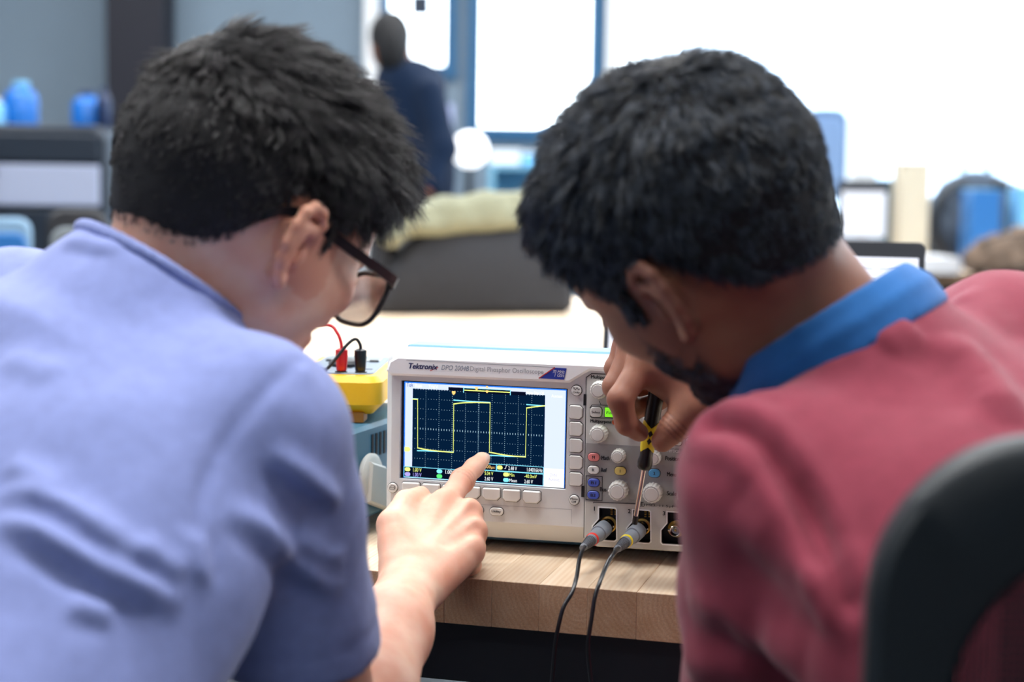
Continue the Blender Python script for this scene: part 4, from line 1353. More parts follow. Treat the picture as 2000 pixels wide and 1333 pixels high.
def skin_mat(name, base, red, dark, beard_col):
    m = bpy.data.materials.new(name)
    m.use_nodes = True
    nt = m.node_tree; N = nt.nodes.new; Lk = nt.links.new
    b = nt.nodes['Principled BSDF']
    b.inputs['Roughness'].default_value = 0.48; b.inputs['Specular IOR Level'].default_value = 0.4
    b.inputs['Subsurface Weight'].default_value = 0.25
    b.inputs['Subsurface Radius'].default_value = (0.010, 0.004, 0.002); b.inputs['Subsurface Scale'].default_value = 0.6
    tc = N('ShaderNodeTexCoord')
    n = N('ShaderNodeTexNoise'); n.inputs['Scale'].default_value = 30; n.inputs['Detail'].default_value = 5
    Lk(tc.outputs['Object'], n.inputs['Vector'])
    cr = N('ShaderNodeValToRGB')
    cr.color_ramp.elements[0].position = 0.32; cr.color_ramp.elements[0].color = (*base, 1)
    cr.color_ramp.elements[1].position = 0.72; cr.color_ramp.elements[1].color = (*red, 1)
    Lk(n.outputs['Fac'], cr.inputs[0])
    col = cr.outputs[0]
    for attr, c in (('flush', red), ('crease', dark), ('beard', beard_col)):
        at = N('ShaderNodeAttribute'); at.attribute_name = attr
        mx = N('ShaderNodeMix'); mx.data_type = 'RGBA'
        Lk(at.outputs['Fac'], mx.inputs[0]); Lk(col, mx.inputs[6]); mx.inputs[7].default_value = (*c, 1)
        col = mx.outputs[2]
    Lk(col, b.inputs['Base Color'])
    n2 = N('ShaderNodeTexNoise'); n2.inputs['Scale'].default_value = 900; n2.inputs['Detail'].default_value = 3
    Lk(tc.outputs['Object'], n2.inputs['Vector'])
    bp = N('ShaderNodeBump'); bp.inputs['Strength'].default_value = 0.12; bp.inputs['Distance'].default_value = 0.0006
    Lk(n2.outputs['Fac'], bp.inputs['Height']); Lk(bp.outputs[0], b.inputs['Normal'])
    return m


def cloth_mat(name, col, sheen=0.3, weave=700, bump=0.35):
    m = mat(name, col, 0.85, spec=0.2, noise=0.06, nscale=90, bump=bump, bscale=weave, sheen=sheen)
    return m


def hair_mat(name, c0, c1_, rough=0.42):
    m = bpy.data.materials.new(name)
    m.use_nodes = True
    nt = m.node_tree; N = nt.nodes.new
    b = nt.nodes['Principled BSDF']
    b.inputs['Roughness'].default_value = rough; b.inputs['Specular IOR Level'].default_value = 0.6
    tc = N('ShaderNodeTexCoord'); n = N('ShaderNodeTexNoise'); n.inputs['Scale'].default_value = 120
    nt.links.new(tc.outputs['Object'], n.inputs['Vector'])
    cr = N('ShaderNodeValToRGB'); cr.color_ramp.elements[0].position = 0.35; cr.color_ramp.elements[0].color = (*c0, 1)
    cr.color_ramp.elements[1].position = 0.68; cr.color_ramp.elements[1].color = (*c1_, 1)
    nt.links.new(n.outputs['Fac'], cr.inputs[0]); nt.links.new(cr.outputs[0], b.inputs['Base Color'])
    return m


def smooth01(x, a, b):
    t = np.clip((x - a) / (b - a), 0, 1)
    return t * t * (3 - 2 * t)


def hair_len(V, N, line, side_len, top_len, nape_len, fade=0.022, fringe=0.0):
    """hair length (m) over head-local points; 0 below the hairline"""
    y, z = V[:, 1] * 1000, V[:, 2] * 1000
    ly = np.array([p[0] for p in line]); lz = np.array([p[1] for p in line])
    zl = np.interp(y, ly, lz)
    over = (z - zl) / 1000
    m = smooth01(over, -0.004, fade)
    # ears and whatever sticks out sideways grow no hair
    m *= ~((np.abs(V[:, 0]) > 0.0775) & (z < -13) & (y > -45) & (y < 14))
    up = smooth01(z + 0.25 * y, -15, 52)
    back = smooth01(-y, 45, 85) * smooth01(-z, 0, 60)
    L = side_len * (1 - up) + top_len * up
    L = L * (1 - back) + nape_len * back
    if fringe: L = L + fringe * smooth01(y, 30, 80) * smooth01(z, 20, 60)
    return L * m, m


def strands(name, parent, V, Q, N, Lh, mask, Mw, org, count, flow, mats, rad, clump_n, clump_w, wave, lift, seed, npt=6, keep=None):
    r = np.random.default_rng(seed)
    T = np.concatenate([Q[:, [0, 1, 2]], Q[:, [0, 2, 3]]])
    A = np.linalg.norm(np.cross(V[T[:, 1]] - V[T[:, 0]], V[T[:, 2]] - V[T[:, 0]]), axis=1) * mask[T].mean(1)
    A[mask[T].min(1) <= 0.02] = 0
    pick = r.choice(len(T), count, p=A / A.sum())
    w = r.dirichlet((1, 1, 1), count)
    root = (V[T[pick]] * w[:, :, None]).sum(1)
    nn = (N[T[pick]] * w[:, :, None]).sum(1); nn /= np.linalg.norm(nn, axis=1)[:, None]
    ln = (Lh[T[pick]] * w).sum(1) * r.uniform(0.75, 1.12, count)
    fl = flow(root)
    fl = fl - nn * (fl * nn).sum(1)[:, None]
    fl /= np.linalg.norm(fl, axis=1)[:, None] + 1e-9
    # clumps share a direction
    ci = r.choice(count, clump_n, replace=False)
    from mathutils.kdtree import KDTree
    kd = KDTree(clump_n)
    for q, p in enumerate(root[ci].tolist()): kd.insert(p, q)
    kd.balance()
    near = np.array([kd.find(p)[1] for p in root.tolist()])
    jit = r.normal(size=(clump_n, 3)) * wave * 0.45
    cr_ = root[ci]
    jit += np.stack([lump(cr_, 210, seed * 10 + q, 2) for q in range(3)], 1) * wave * 1.9
    dirs = nn * lift + fl + jit[near] * 1.0 + r.normal(size=(count, 3)) * 0.16
    dirs /= np.linalg.norm(dirs, axis=1)[:, None]
    cdir = dirs[ci][near]
    curl = jit[near][:, [1, 2, 0]]
    pts = np.zeros((count, npt, 3))
    croot = root[ci][near]
    for k in range(npt):
        t = k / (npt - 1)
        p = root + dirs * (ln * t)[:, None]
        # bend towards the flow and round the skull
        p = p + fl * (0.35 * ln * t * t)[:, None] - nn * (0.22 * ln * t * t)[:, None] + curl * (ln * 0.5 * t * t)[:, None]
        cp = croot + cdir * (ln * t)[:, None] + fl * (0.35 * ln * t * t)[:, None] - nn * (0.22 * ln * t * t)[:, None] + curl * (ln * 0.5 * t * t)[:, None]
        ww = clump_w * t ** 1.3
        pts[:, k] = p * (1 - ww) + cp * ww
    P_ = pts.reshape(-1, 3) @ Mw.T + org
    cu = bpy.data.hair_curves.new(name)
    cu.add_curves([npt] * count)
    cu.attributes['position'].data.foreach_set('vector', P_.astype(np.float32).ravel())
    ra = cu.attributes.get('radius') or cu.attributes.new('radius', 'FLOAT', 'POINT')
    prof = np.array([1.0] * (npt - 2) + [0.75, 0.25])
    ra.data.foreach_set('value', np.tile(prof * rad, count).astype(np.float32))
    cu.materials.append(mats)
    o = link(name, cu, parent)
    return o


def join_pieces(pieces):
    Vs, Qs, off = [], [], 0
    at = {}
    for V, Q, A in pieces:
        Vs.append(V); Qs.append(Q + off); off += len(V)
        for k in ('flush', 'crease', 'beard'):
            at.setdefault(k, []).append(A.get(k, np.zeros(len(V))))
    return np.concatenate(Vs), np.concatenate(Qs), {k: np.concatenate(v) for k, v in at.items()}


def cast(V, Q, pxs):
    """where the sight lines through photo pixels first meet a surface"""
    from mathutils.bvhtree import BVHTree
    bvh = BVHTree.FromPolygons([tuple(v) for v in V.tolist()], Q.tolist())
    out = []
    for (px, py) in pxs:
        hit = bvh.ray_cast(Vector(C_POS), Vector(ray_dir(px, py)))
        if hit[0] is not None: out.append(np.array(hit[0]))
    return out


def folds(V, Q, items, soft=1.0):
    """raise (or sink) soft cloth folds along lines picked on the surface; sharper on the shaded side"""
    N = vnormals(V, Q)
    D = np.zeros(len(V))
    for (pxs, amp, wid) in items:
        pts = cast(V, Q, pxs)
        if len(pts) < 2: continue
        pts = catmull(pts, 4)
        near = np.linalg.norm(V - np.mean(pts, 0), axis=1) < 0.45
        wid = wid * 0.82 * soft; amp = amp / soft ** 0.6
        d, t, off = seg_dist(V[near], pts)
        tape = np.clip(np.minimum(t, 1 - t) * 4.5, 0, 1) ** 0.8
        below = off[:, 2]                                      # under the ridge the cloth tucks in
        prof = np.exp(-(d / wid) ** 2) - 0.36 * np.exp(-((d - 1.25 * wid) / (0.75 * wid)) ** 2) * (below < 0)
        D[near] += 1.45 * amp * tape * prof
    return V + N * D[:, None]


SK_L = skin_mat('skin_light', srgb(240, 200, 176), srgb(226, 158, 132), srgb(176, 116, 96), srgb(60, 50, 48))
SK_R = skin_mat('skin_brown', srgb(158, 110, 88), srgb(146, 94, 76), srgb(96, 60, 50), srgb(34, 26, 26))
HAIR_L = hair_mat('hair_brown_black', srgb(26, 24, 26), srgb(72, 67, 70))
HAIR_R = hair_mat('hair_blue_black', srgb(18, 22, 31), srgb(70, 80, 96))
CAP_L = mat('hair_root_shade', srgb(22, 20, 22), 0.8); CAP_R = mat('hair_root_shade_dark', srgb(12, 14, 19), 0.8)

# ---------------------------------------------------------------- shared body maths
def torso_frame(nb, pelvis, sh_vis):
    sp = unit(pelvis - nb)
    mid = nb + sp * 0.085
    sh_far = 2 * mid - sh_vis
    a = sh_vis - sh_far
    a = unit(a - sp * a.dot(sp))
    n = np.cross(a, sp)
    return sp, mid, sh_far, np.stack([a, sp, n], 1)


def torso_solid(s, nb, sp, mid, A, shv, shf, grow, bow):
    # bow: direction (world) in which the back is rounded
    s.ell(mid + sp * 0.13 + bow * 0.004, (0.150 + grow, 0.17 + grow, 0.098 + grow), A, 0.03)
    s.ell(mid + sp * 0.28 + bow * 0.008, (0.140 + grow, 0.19 + grow, 0.105 + grow), A, 0.03)
    s.ell(mid + sp * 0.43, (0.148 + grow, 0.16 + grow, 0.116 + grow), A, 0.03)
    s.cone(nb + sp * 0.05, mid + sp * 0.06, 0.062 + grow, 0.085 + grow, 0.03)
    for sh in (shv, shf):
        s.cone(nb + sp * 0.045, sh + (mid - sh) * 0.12, 0.044 + grow, 0.046 + grow, 0.03)
        s.cone(mid + sp * 0.09 + (sh - mid) * 0.45 + bow * 0.012, sh, 0.066 + grow, 0.050 + grow, 0.03)
    return s


# ================================================================== person on the left (lavender T-shirt)
HL = head_axes(39.1, 25.3, -13.0); HLo = P(508, 352, 1.232)
nbL = P(318, 590, 1.205); pelL = P(-170, 1650, 0.98); shL = P(497, 850, 1.105)
spL, midL, shLf, AL = torso_frame(nbL, pelL, shL)
shLf = shLf + np.array([0.0, 0.06, 0.010])
bowL = AL[:, 2] if AL[:, 2].dot(C_POS - midL) > 0 else -AL[:, 2]
personL = thing('person', 'person in a lavender T-shirt and black glasses pointing at the screen', 'person', (pelL[0], pelL[1], 0))
toL = lambda p: HL.T @ (p - HLo)
hs = head_solid(toL(nbL + (HLo - nbL) * 0.25), toL(nbL + spL * 0.05), 0.0525)
for sd in (1, -1): add_ear(hs, sd, 4.0)
Vh, Qh = hs.mesh(0.0022, (-0.105, -0.17, -0.23), (0.105, 0.13, 0.11))
Vh = relax(Vh, Qh, 1, 0.4)
Nh = vnormals(Vh, Qh)
lineL = [(-140, -78), (-95, -82), (-72, -84), (-52, -76), (-38, -58), (-30, -34), (-20, -18), (-6, -16), (6, -22), (11, -44), (21, -42), (27, -16), (42, -4), (58, 24), (80, 42), (120, 48)]
LhL, mkL = hair_len(Vh, Nh, lineL, 0.008, 0.033, 0.004, 0.028, 0.008)
earL = (np.abs(Vh[:, 0]) > 0.074).astype(float) * (Vh[:, 2] < 0.005)
capV = Vh + Nh * (LhL * 0.30 + 0.0006 * mkL)[:, None] + Nh * (lump(Vh, 260, 5) * 0.10 * LhL)[:, None]
qm = (mkL[Qh] > 0.35).all(1)
crL = np.zeros(len(Vh))
pieces = [(Vh @ HL.T + HLo, Qh, dict(flush=np.clip(earL * 0.8, 0, 1), beard=mkL * 0.85, crease=crL))]


def compact(V, Q):
    u, inv = np.unique(Q, return_inverse=True)
    return V[u], inv.reshape(Q.shape)


# pointing arm
def hand_point():
    s = Solid()
    wr = P(803, 1138, 1.437); el = P(648, 1500, 1.205)
    s.chain([shL, el], [0.046, 0.040], 0.02)
    s.chain([el, el + (wr - el) * 0.3, el + (wr - el) * 0.7, wr], [0.040, 0.042, 0.031, 0.025], 0.02, kk=0.02)
    mc = [P(868, 988, 1.512), P(914, 1004, 1.503), P(924, 1040, 1.490), P(920, 1076, 1.475)]
    side = unit(mc[3] - mc[0])
    for i, m in enumerate(mc):
        base = wr + side * (i - 1.4) * 0.010 + unit(mc[1] - wr) * 0.012
        s.cone(base, m, 0.0165, [0.0122, 0.0122, 0.0116, 0.0110][i], 0.009)
    pal = np.mean(mc, 0) * 0.55 + wr * 0.45
    inn = unit(np.cross(side, mc[1] - wr))                 # palm side points away from the lens
    if inn.dot(C_FWD) < 0: inn = -inn
    s.cone(wr + inn * 0.006, pal + inn * 0.014, 0.020, 0.024, 0.02)
    # index
    s.chain([mc[0], P(903, 939, 1.543), P(926, 914, 1.563), P(941, 899, 1.5755)], [0.0118, 0.0098, 0.0088, 0.0076], 0.007, kk=0.004)
    s.ell(P(903, 939, 1.543), (0.0103, 0.0103, 0.0103), None, 0.006)
    # curled fingers
    s.chain([mc[1], P(922, 1030, 1.545), P(898, 1062, 1.548), P(880, 1060, 1.530)], [0.0118, 0.0098, 0.0088, 0.0080], 0.007, kk=0.004)
    s.chain([mc[2], P(927, 1070, 1.530), P(900, 1094, 1.530), P(880, 1085, 1.515)], [0.0115, 0.0096, 0.0086, 0.0078], 0.007, kk=0.004)
    s.chain([mc[3], P(920, 1104, 1.510), P(892, 1118, 1.508), P(872, 1106, 1.497)], [0.0108, 0.0088, 0.0078, 0.0070], 0.007, kk=0.004)
    # thumb
    s.chain([P(780, 1096, 1.447), P(768, 1026, 1.472), P(794, 983, 1.502), P(822, 968, 1.520)], [0.0175, 0.0140, 0.0112, 0.0085], 0.010, kk=0.004)
    s.cone(P(774, 1040, 1.476), mc[0], 0.009, 0.009, 0.012)
    s.cone(P(785, 1070, 1.462), P(850, 1014, 1.500), 0.0145, 0.011, 0.012)
    # knuckle tops and tendons
    near = -inn
    for i, m in enumerate(mc):
        s.ell(m + near * 0.0052, (0.0084, 0.0084, 0.0084), None, 0.006)
        s.cone(m + near * 0.0098, wr + near * 0.0145 + side * (i - 1.5) * 0.005, 0.0032, 0.0026, 0.005)
    for i in range(3):
        mv = (mc[i] + mc[i + 1]) / 2
        s.cone(mv + near * 0.017 + unit(mv - wr) * 0.004, mv * 0.55 + wr * 0.45 + near * 0.0215, 0.0048, 0.0030, 0.006, 'sub')
    s.ell(wr - side * -0.018 + near * 0.010 - unit(mc[1] - wr) * 0.012, (0.008, 0.008, 0.008), None, 0.012)
    return s, mc


hsol, mcL = hand_point()
Va, Qa = hsol.mesh(0.0020)
Va = relax(Va, Qa, 2, 0.4)
fl = np.zeros(len(Va)); cre = np.zeros(len(Va))
for p, r_ in ((P(925, 998, 1.49), 0.012), (P(903, 939, 1.535), 0.012), (P(938, 1040, 1.48), 0.010), (P(935, 1080, 1.47), 0.010), (P(870, 985, 1.50), 0.016)):
    fl = np.maximum(fl, 0.75 * np.exp(-(np.linalg.norm(Va - p, axis=1) / r_) ** 2))
Na = vnormals(Va, Qa)
ixa = unit(P(926, 914, 1.563) - P(903, 939, 1.543))
for q_ in (0.0, 0.004, -0.004):          # wrinkles over the index joint
    pj = P(903, 939, 1.543) + ixa * q_
    g_ = np.exp(-(((Va - pj) @ ixa) / 0.0009) ** 2) * (np.linalg.norm(Va - pj, axis=1) < 0.0125)
    Va = Va - Na * (g_ * 0.0005)[:, None]
    cre = np.maximum(cre, g_ * 0.35)
pieces.append((Va, Qa, dict(flush=fl, crease=cre)))
# torso, far arm and legs, under the clothes
bs = Solid()
torso_solid(bs, nbL, spL, midL, AL, shL, shLf, -0.012, bowL)
bs.cone(nbL + (HLo - nbL) * 0.2, nbL + spL * 0.06, 0.052, 0.06, 0.03)
farel = shLf + np.array([-0.06, 0.06, -0.27]); farwr = np.array([-0.53, 1.66, TABLE_Z + 0.035])
bs.chain([shLf, farel, farwr], [0.046, 0.038, 0.026], 0.03)
bs.chain([farwr, farwr + np.array([0.05, 0.07, -0.005]), farwr + np.array([0.09, 0.13, -0.02])], [0.026, 0.022, 0.012], 0.02)
Vb, Qb = bs.mesh(0.006)
pieces.append((Vb, Qb, {}))
Vall, Qall, att = join_pieces(pieces)
np_mesh('body', Vall, Qall, SK_L, personL, att).parent = personL
personL_kids = []


def reparent(o, root):
    o.parent = root
    o.matrix_parent_inverse = Matrix.Translation(-Vector(root.location))
    return o


reparent(personL.children[0], personL)
# finger nail
ntip = P(941, 899, 1.5755); nax = unit(ntip - P(926, 914, 1.563))
nn_ = unit(C_RIGHT * 0.78 - C_FWD * 0.40 - C_UP * -0.30); nn_ = unit(nn_ - nax * nn_.dot(nax)); nsd = np.cross(nax, nn_)
nv, nq = [], []
for i in range(7):
    for j in range(7):
        a = (i / 6 - 0.5) * 2.0; b = j / 6
        wv_ = 0.0066 * (0.80 + 0.2 * b) * (1 - 0.35 * max(0, b - 0.8) / 0.2)
        nv.append(ntip + nax * (-0.0055 + 0.0112 * b) + nsd * wv_ * math.sin(a * 0.95) + nn_ * (0.0076 * math.cos(a * 0.85) * 1.0 + 0.0003 - 0.0016 * b * b))
for i in range(6):
    for j in range(6):
        k = i * 7 + j; nq.append((k, k + 1, k + 8, k + 7))
nail = np_mesh('fingernail', np.array(nv), np.array(nq), mat('nail_light', srgb(240, 206, 190), 0.25, coat=0.4), personL); reparent(nail, personL)

# hair
cV, cQ = compact(capV, Qh[qm])
hcap = np_mesh('hair_undercoat', cV @ HL.T + HLo, cQ, CAP_L, personL); reparent(hcap, personL)


def flowL(p):
    x, y, z = p[:, 0], p[:, 1], p[:, 2]
    crown = np.array([0.0, -0.055, 0.07])
    rad = p - crown
    rad = rad / (np.linalg.norm(rad, axis=1)[:, None] + 1e-6)
    down = np.zeros_like(p); down[:, 2] = -1; down[:, 1] = -0.15
    fwd = np.zeros_like(p); fwd[:, 1] = 1.0; fwd[:, 2] = 0.1; fwd[:, 0] = 0.25
    w = smooth01(z * 1000, 15, 60)[:, None]
    fr = smooth01(y * 1000, 30, 80)[:, None] * w
    f = (rad * 0.7 + down * 0.5) * (1 - w) + (fwd * 0.8 + rad * 0.4) * w
    f[:, 2] -= 0.7 * fr[:, 0]
    return f


o = strands('hair', personL, Vh, Qh, Nh, LhL * 1.05, mkL, HL, HLo, 52000, flowL, HAIR_L, 0.00024, 4200, 0.60, 0.28, 0.66, 3)
reparent(o, personL); o['kind'] = 'stuff'

# T-shirt
LAV = cloth_mat('lavender_jersey', srgb(142, 154, 210), 0.2, 900)
el_L = P(648, 1500, 1.205)
ts = Solid()
torso_solid(ts, nbL, spL, midL, AL, shL, shLf, 0.006, bowL)
slv = unit(el_L - shL)
ts.chain([shL, P(538, 1010, 1.135), P(588, 1290, 1.165)], [0.055, 0.056, 0.058], 0.025, kk=0.02)
ts.chain([shLf, shLf + (farel - shLf) * 0.75], [0.060, 0.060], 0.05)
# sleeve mouth: cut square and hollow
hem_p = P(588, 1272, 1.165); hem_n = unit(slv + C_UP * -0.2 + C_RIGHT * -0.12)
ts.cut(hem_p, hem_n, hem_p - np.array([0.10, 0.10, 0.09]), hem_p + np.array([0.085, 0.11, 0.09]), 0.004)
ts.cone(hem_p + hem_n * 0.04, hem_p + hem_n * 0.012, 0.050, 0.047, 0.004, 'sub')
fh = shLf + (farel - shLf) * 0.7; fn_ = unit(farel - shLf)
ts.cut(fh, fn_, fh - 0.09, fh + 0.09, 0.004)
# neck opening
nk_ax = unit(HLo - nbL)
nk_dir = unit(0.50 * C_RIGHT + 0.84 * C_UP + 0.20 * C_FWD); ncL = P(318, 545, 1.196)
ts.cone(ncL - nk_dir * 0.075, ncL - nk_dir * 0.050, 0.100, 0.066, 0.03).cone(ncL - nk_dir * 0.075, ncL - nk_dir * 0.004, 0.095, 0.066, 0.02)
ts.cut(ncL + nk_dir * 0.001, nk_dir, ncL - 0.085, ncL + 0.085, 0.004)
ts.chain([ncL + nk_dir * 0.05, ncL - nk_dir * 0.02], [0.064, 0.060], 0.004, 'sub')
Vt, Qt = ts.mesh(0.0045)
Vt = relax(Vt, Qt, 3, 0.5)
Vt = folds(Vt, Qt, [
    ([(2, 950), (100, 978), (200, 1040), (285, 1108)], 0.0065, 0.012),
    ([(2, 1004), (100, 1056), (200, 1116), (290, 1157), (362, 1178)], 0.0075, 0.012),
    ([(255, 1065), (310, 1095), (360, 1130)], 0.0045, 0.010),
    ([(523, 884), (603, 938), (668, 990)], 0.0055, 0.010),
    ([(436, 990), (536, 1064), (612, 1125), (668, 1158)], 0.0062, 0.012),
    ([(570, 1043), (630, 1078), (676, 1100)], 0.0035, 0.009),
    ([(130, 1180), (180, 1192), (230, 1200)], 0.0030, 0.010),
    ([(10, 700), (60, 715), (120, 735)], 0.0022, 0.014), ([(10, 905), (70, 925), (140, 950)], 0.0025, 0.010),
    ([(130, 475), (180, 482), (235, 495)], 0.0025, 0.008),
    ([(378, 1030), (384, 1090), (392, 1150)], 0.0040, 0.010),
    ([(470, 700), (560, 705), (620, 735)], 0.0015, 0.02),
])
Nt = vnormals(Vt, Qt)
seam_px = [(590, 702), (503, 780), (440, 862), (402, 949), (386, 1043), (382, 1130)]
sp_ = catmull(cast(Vt, Qt, seam_px), 6)
d, t, off = seg_dist(Vt, sp_)
Vt = Vt - Nt * (0.0030 * np.exp(-(d / 0.0045) ** 2))[:, None]
hem_d = (Vt - hem_p) @ hem_n
Vt = Vt - Nt * (0.0010 * np.exp(-((hem_d + 0.024) / 0.0025) ** 2) * (np.linalg.norm(Vt - hem_p, axis=1) < 0.13))[:, None]
Vt = Vt + vnormals(Vt, Qt) * (lump(Vt, 38, 21) * 0.0022)[:, None]
shirt = np_mesh('t_shirt', Vt, Qt, LAV, personL); reparent(shirt, personL)
# ribbed neckband
x_, y_, a_ = frame_from_axis(nk_dir)
ring = []
for i in range(49):
    t_ = 2 * math.pi * i / 48
    ring.append(ncL + 0.0660 * (math.cos(t_) * x_ + math.sin(t_) * y_))
nbd = Solid()
nbd.chain(ring, [0.0045] * 49, 0.003)
Vn, Qn = nbd.mesh(0.0022)
nbo = np_mesh('neckband', Vn, Qn, LAV, personL); reparent(nbo, personL)
# trousers
NAVY = cloth_mat('dark_trousers', srgb(40, 44, 56), 0.1)
tr_ = Solid()
hipc = pelL
kn = [np.array([hipc[0] - 0.02 + 0.13, 1.28, 0.52]), np.array([hipc[0] - 0.14, 1.33, 0.52])]
tr_.ell(np.array([hipc[0], hipc[1], hipc[2] - 0.02]), (0.175, 0.15, 0.13), None, 0.05)
for k_, k0 in enumerate(kn):
    h0 = np.array([hipc[0] + (0.08 if k_ == 0 else -0.08), hipc[1], hipc[2] - 0.06])
    tr_.chain([h0, k0, np.array([k0[0], k0[1] - 0.05, 0.10])], [0.085, 0.06, 0.045], 0.04)
Vp, Qp = tr_.mesh(0.010)
tro = np_mesh('trousers', Vp, Qp, NAVY, personL); reparent(tro, personL)
SHOE = mat('dark_shoes', srgb(30, 30, 34), 0.6)
for k0 in kn:
    sh_ = Solid(); sh_.cone((k0[0], k0[1] - 0.06, 0.045), (k0[0], k0[1] + 0.11, 0.035), 0.042, 0.034, 0.02).cone((k0[0], k0[1] - 0.05, 0.05), (k0[0], k0[1] - 0.05, 0.10), 0.036, 0.036, 0.02)
    Vs_, Qs_ = sh_.mesh(0.008); reparent(np_mesh('shoe', Vs_, Qs_, SHOE, personL), personL)


def make_stool(label, x, y, z):
    t = thing('stool', label, 'stool', (x, y, 0))
    MB().lathe([(0.15, z - 0.05), (0.17, z - 0.045), (0.17, z - 0.012), (0.155, z)], (0, 0, 0), (0, 0, 1), 32).build('seat', mat('stool_seat', srgb(40, 42, 48), 0.6), t, smooth=40)
    MB().lathe([(0.025, 0.08), (0.025, z - 0.05)], (0, 0, 0), (0, 0, 1), 16).build('column', S['nickel'], t, smooth=40)
    for k in range(5):
        a = 2 * math.pi * k / 5
        MB().tube([(0, 0, 0.10), (0.25 * math.cos(a), 0.25 * math.sin(a), 0.05), (0.27 * math.cos(a), 0.27 * math.sin(a), 0.0)], [0.02, 0.016, 0.02], 10).build('leg', M['steel_black'], t, smooth=40)
    return t


make_stool('round dark stool under the person in lavender', pelL[0], pelL[1] - 0.02, pelL[2] - 0.125)

# glasses
GLF = mat('glasses_black', srgb(20, 24, 32), 0.28); GLL = glass_mat('lens_glass', (0.98, 0.99, 1.0), 0.03, 0.0)
gw = lambda p: np.asarray(p) @ HL.T + HLo
glo = gw(mm(0, 108, -32))
gl = thing('eyeglasses', 'black plastic-framed glasses worn by the person in lavender', 'glasses', tuple(glo))


def gpt(*p): return gw(mm(*p)) - glo


def rim_pts(sd, n=40):
    out = []
    for i in range(n):
        a = 2 * math.pi * i / n
        ca, sa = math.cos(a), math.sin(a)
        ex = 0.62
        xx = 28 * math.copysign(abs(ca) ** ex, ca); zz = 21 * math.copysign(abs(sa) ** ex, sa)
        X = 36 + xx
        out.append((sd * X, 110 - 0.0022 * X * X, -36 + zz - (0 if zz > 0 else 0.0)))
    return out


for sd in (1, -1):
    rp = [gpt(*p) for p in rim_pts(sd)]
    MB().tube(rp + [rp[0]], 0.0021, 8, caps=False).build('rim', GLF, gl, smooth=60)
    lb = MB(); cen = gpt(sd * 36, 110 - 0.0022 * 36 * 36 + 1, -36)
    lb.add([cen] + rp, [(0, 1 + k, 1 + (k + 1) % len(rp)) for k in range(len(rp))]); lb.build('lens', GLL, gl, smooth=60)
    tpl = [gpt(sd * 64, 101, -22), gpt(sd * 71, 98, -20), gpt(sd * 75, 85, -20), gpt(sd * 78, 40, -21), gpt(sd * 78, 8, -21), gpt(sd * 77.5, -14, -22), gpt(sd * 78, -27, -27), gpt(sd * 76, -38, -38)]
    up_ = HL[:, 2] * 0.0038; out_ = HL[:, 0] * sd * 0.0012
    tv, tf = [], []
    cp_ = catmull(tpl, 6)
    for p in cp_: tv += [p - up_ - out_, p - up_ + out_, p + up_ + out_, p + up_ - out_]
    for i in range(len(cp_) - 1):
        for k in range(4): tf.append((i * 4 + k, i * 4 + (k + 1) % 4, i * 4 + 4 + (k + 1) % 4, i * 4 + 4 + k))
    tf.append((0, 1, 2, 3)); e_ = 4 * (len(cp_) - 1); tf.append((e_, e_ + 1, e_ + 2, e_ + 3))
    MB().add(tv, tf).build('temple', GLF, gl, smooth=40)
MB().tube(catmull([gpt(-9, 109, -30), gpt(0, 112, -27), gpt(9, 109, -30)], 5), 0.0022, 8).build('bridge', GLF, gl, smooth=60)

# ================================================================== person on the right (maroon sweater)
HR = head_axes(-36.2, 27.4, 31.4); HRo = P(1321, 402, 1.175)
nbR = P(1650, 705, 1.185); pelR = P(2290, 1650, 0.98); shR = P(1512, 962, 1.085)
spR, midR, shRf, AR = torso_frame(nbR, pelR, shR)
shRf = shRf + np.array([0.0, 0.07, 0.030])
bowR = AR[:, 2] if AR[:, 2].dot(C_POS - midR) > 0 else -AR[:, 2]
personR = thing('person', 'person in a maroon sweater over a blue collar holding a screwdriver', 'person', (pelR[0], pelR[1], 0))
toR = lambda p: HR.T @ (p - HRo)
hs = head_solid(toR(nbR + (HRo - nbR) * 0.28), toR(nbR + spR * 0.05), 0.0525, 0.84)
for sd in (1, -1): add_ear(hs, sd, -3.0)
Vr, Qr = hs.mesh(0.0022, (-0.11, -0.17, -0.25), (0.105, 0.13, 0.11))
Vr = relax(Vr, Qr, 1, 0.4)
Nr = vnormals(Vr, Qr)
lineR = [(-140, -98), (-95, -98), (-72, -92), (-52, -78), (-38, -58), (-30, -34), (-20, -18), (-6, -16), (6, -24), (11, -50), (25, -50), (31, -18), (42, 0), (58, 28), (80, 42), (120, 48)]
LhR, mkR = hair_len(Vr, Nr, lineR, 0.012, 0.020, 0.005, 0.022, 0.004)
yy_, zz_ = Vr[:, 1] * 1000, Vr[:, 2] * 1000
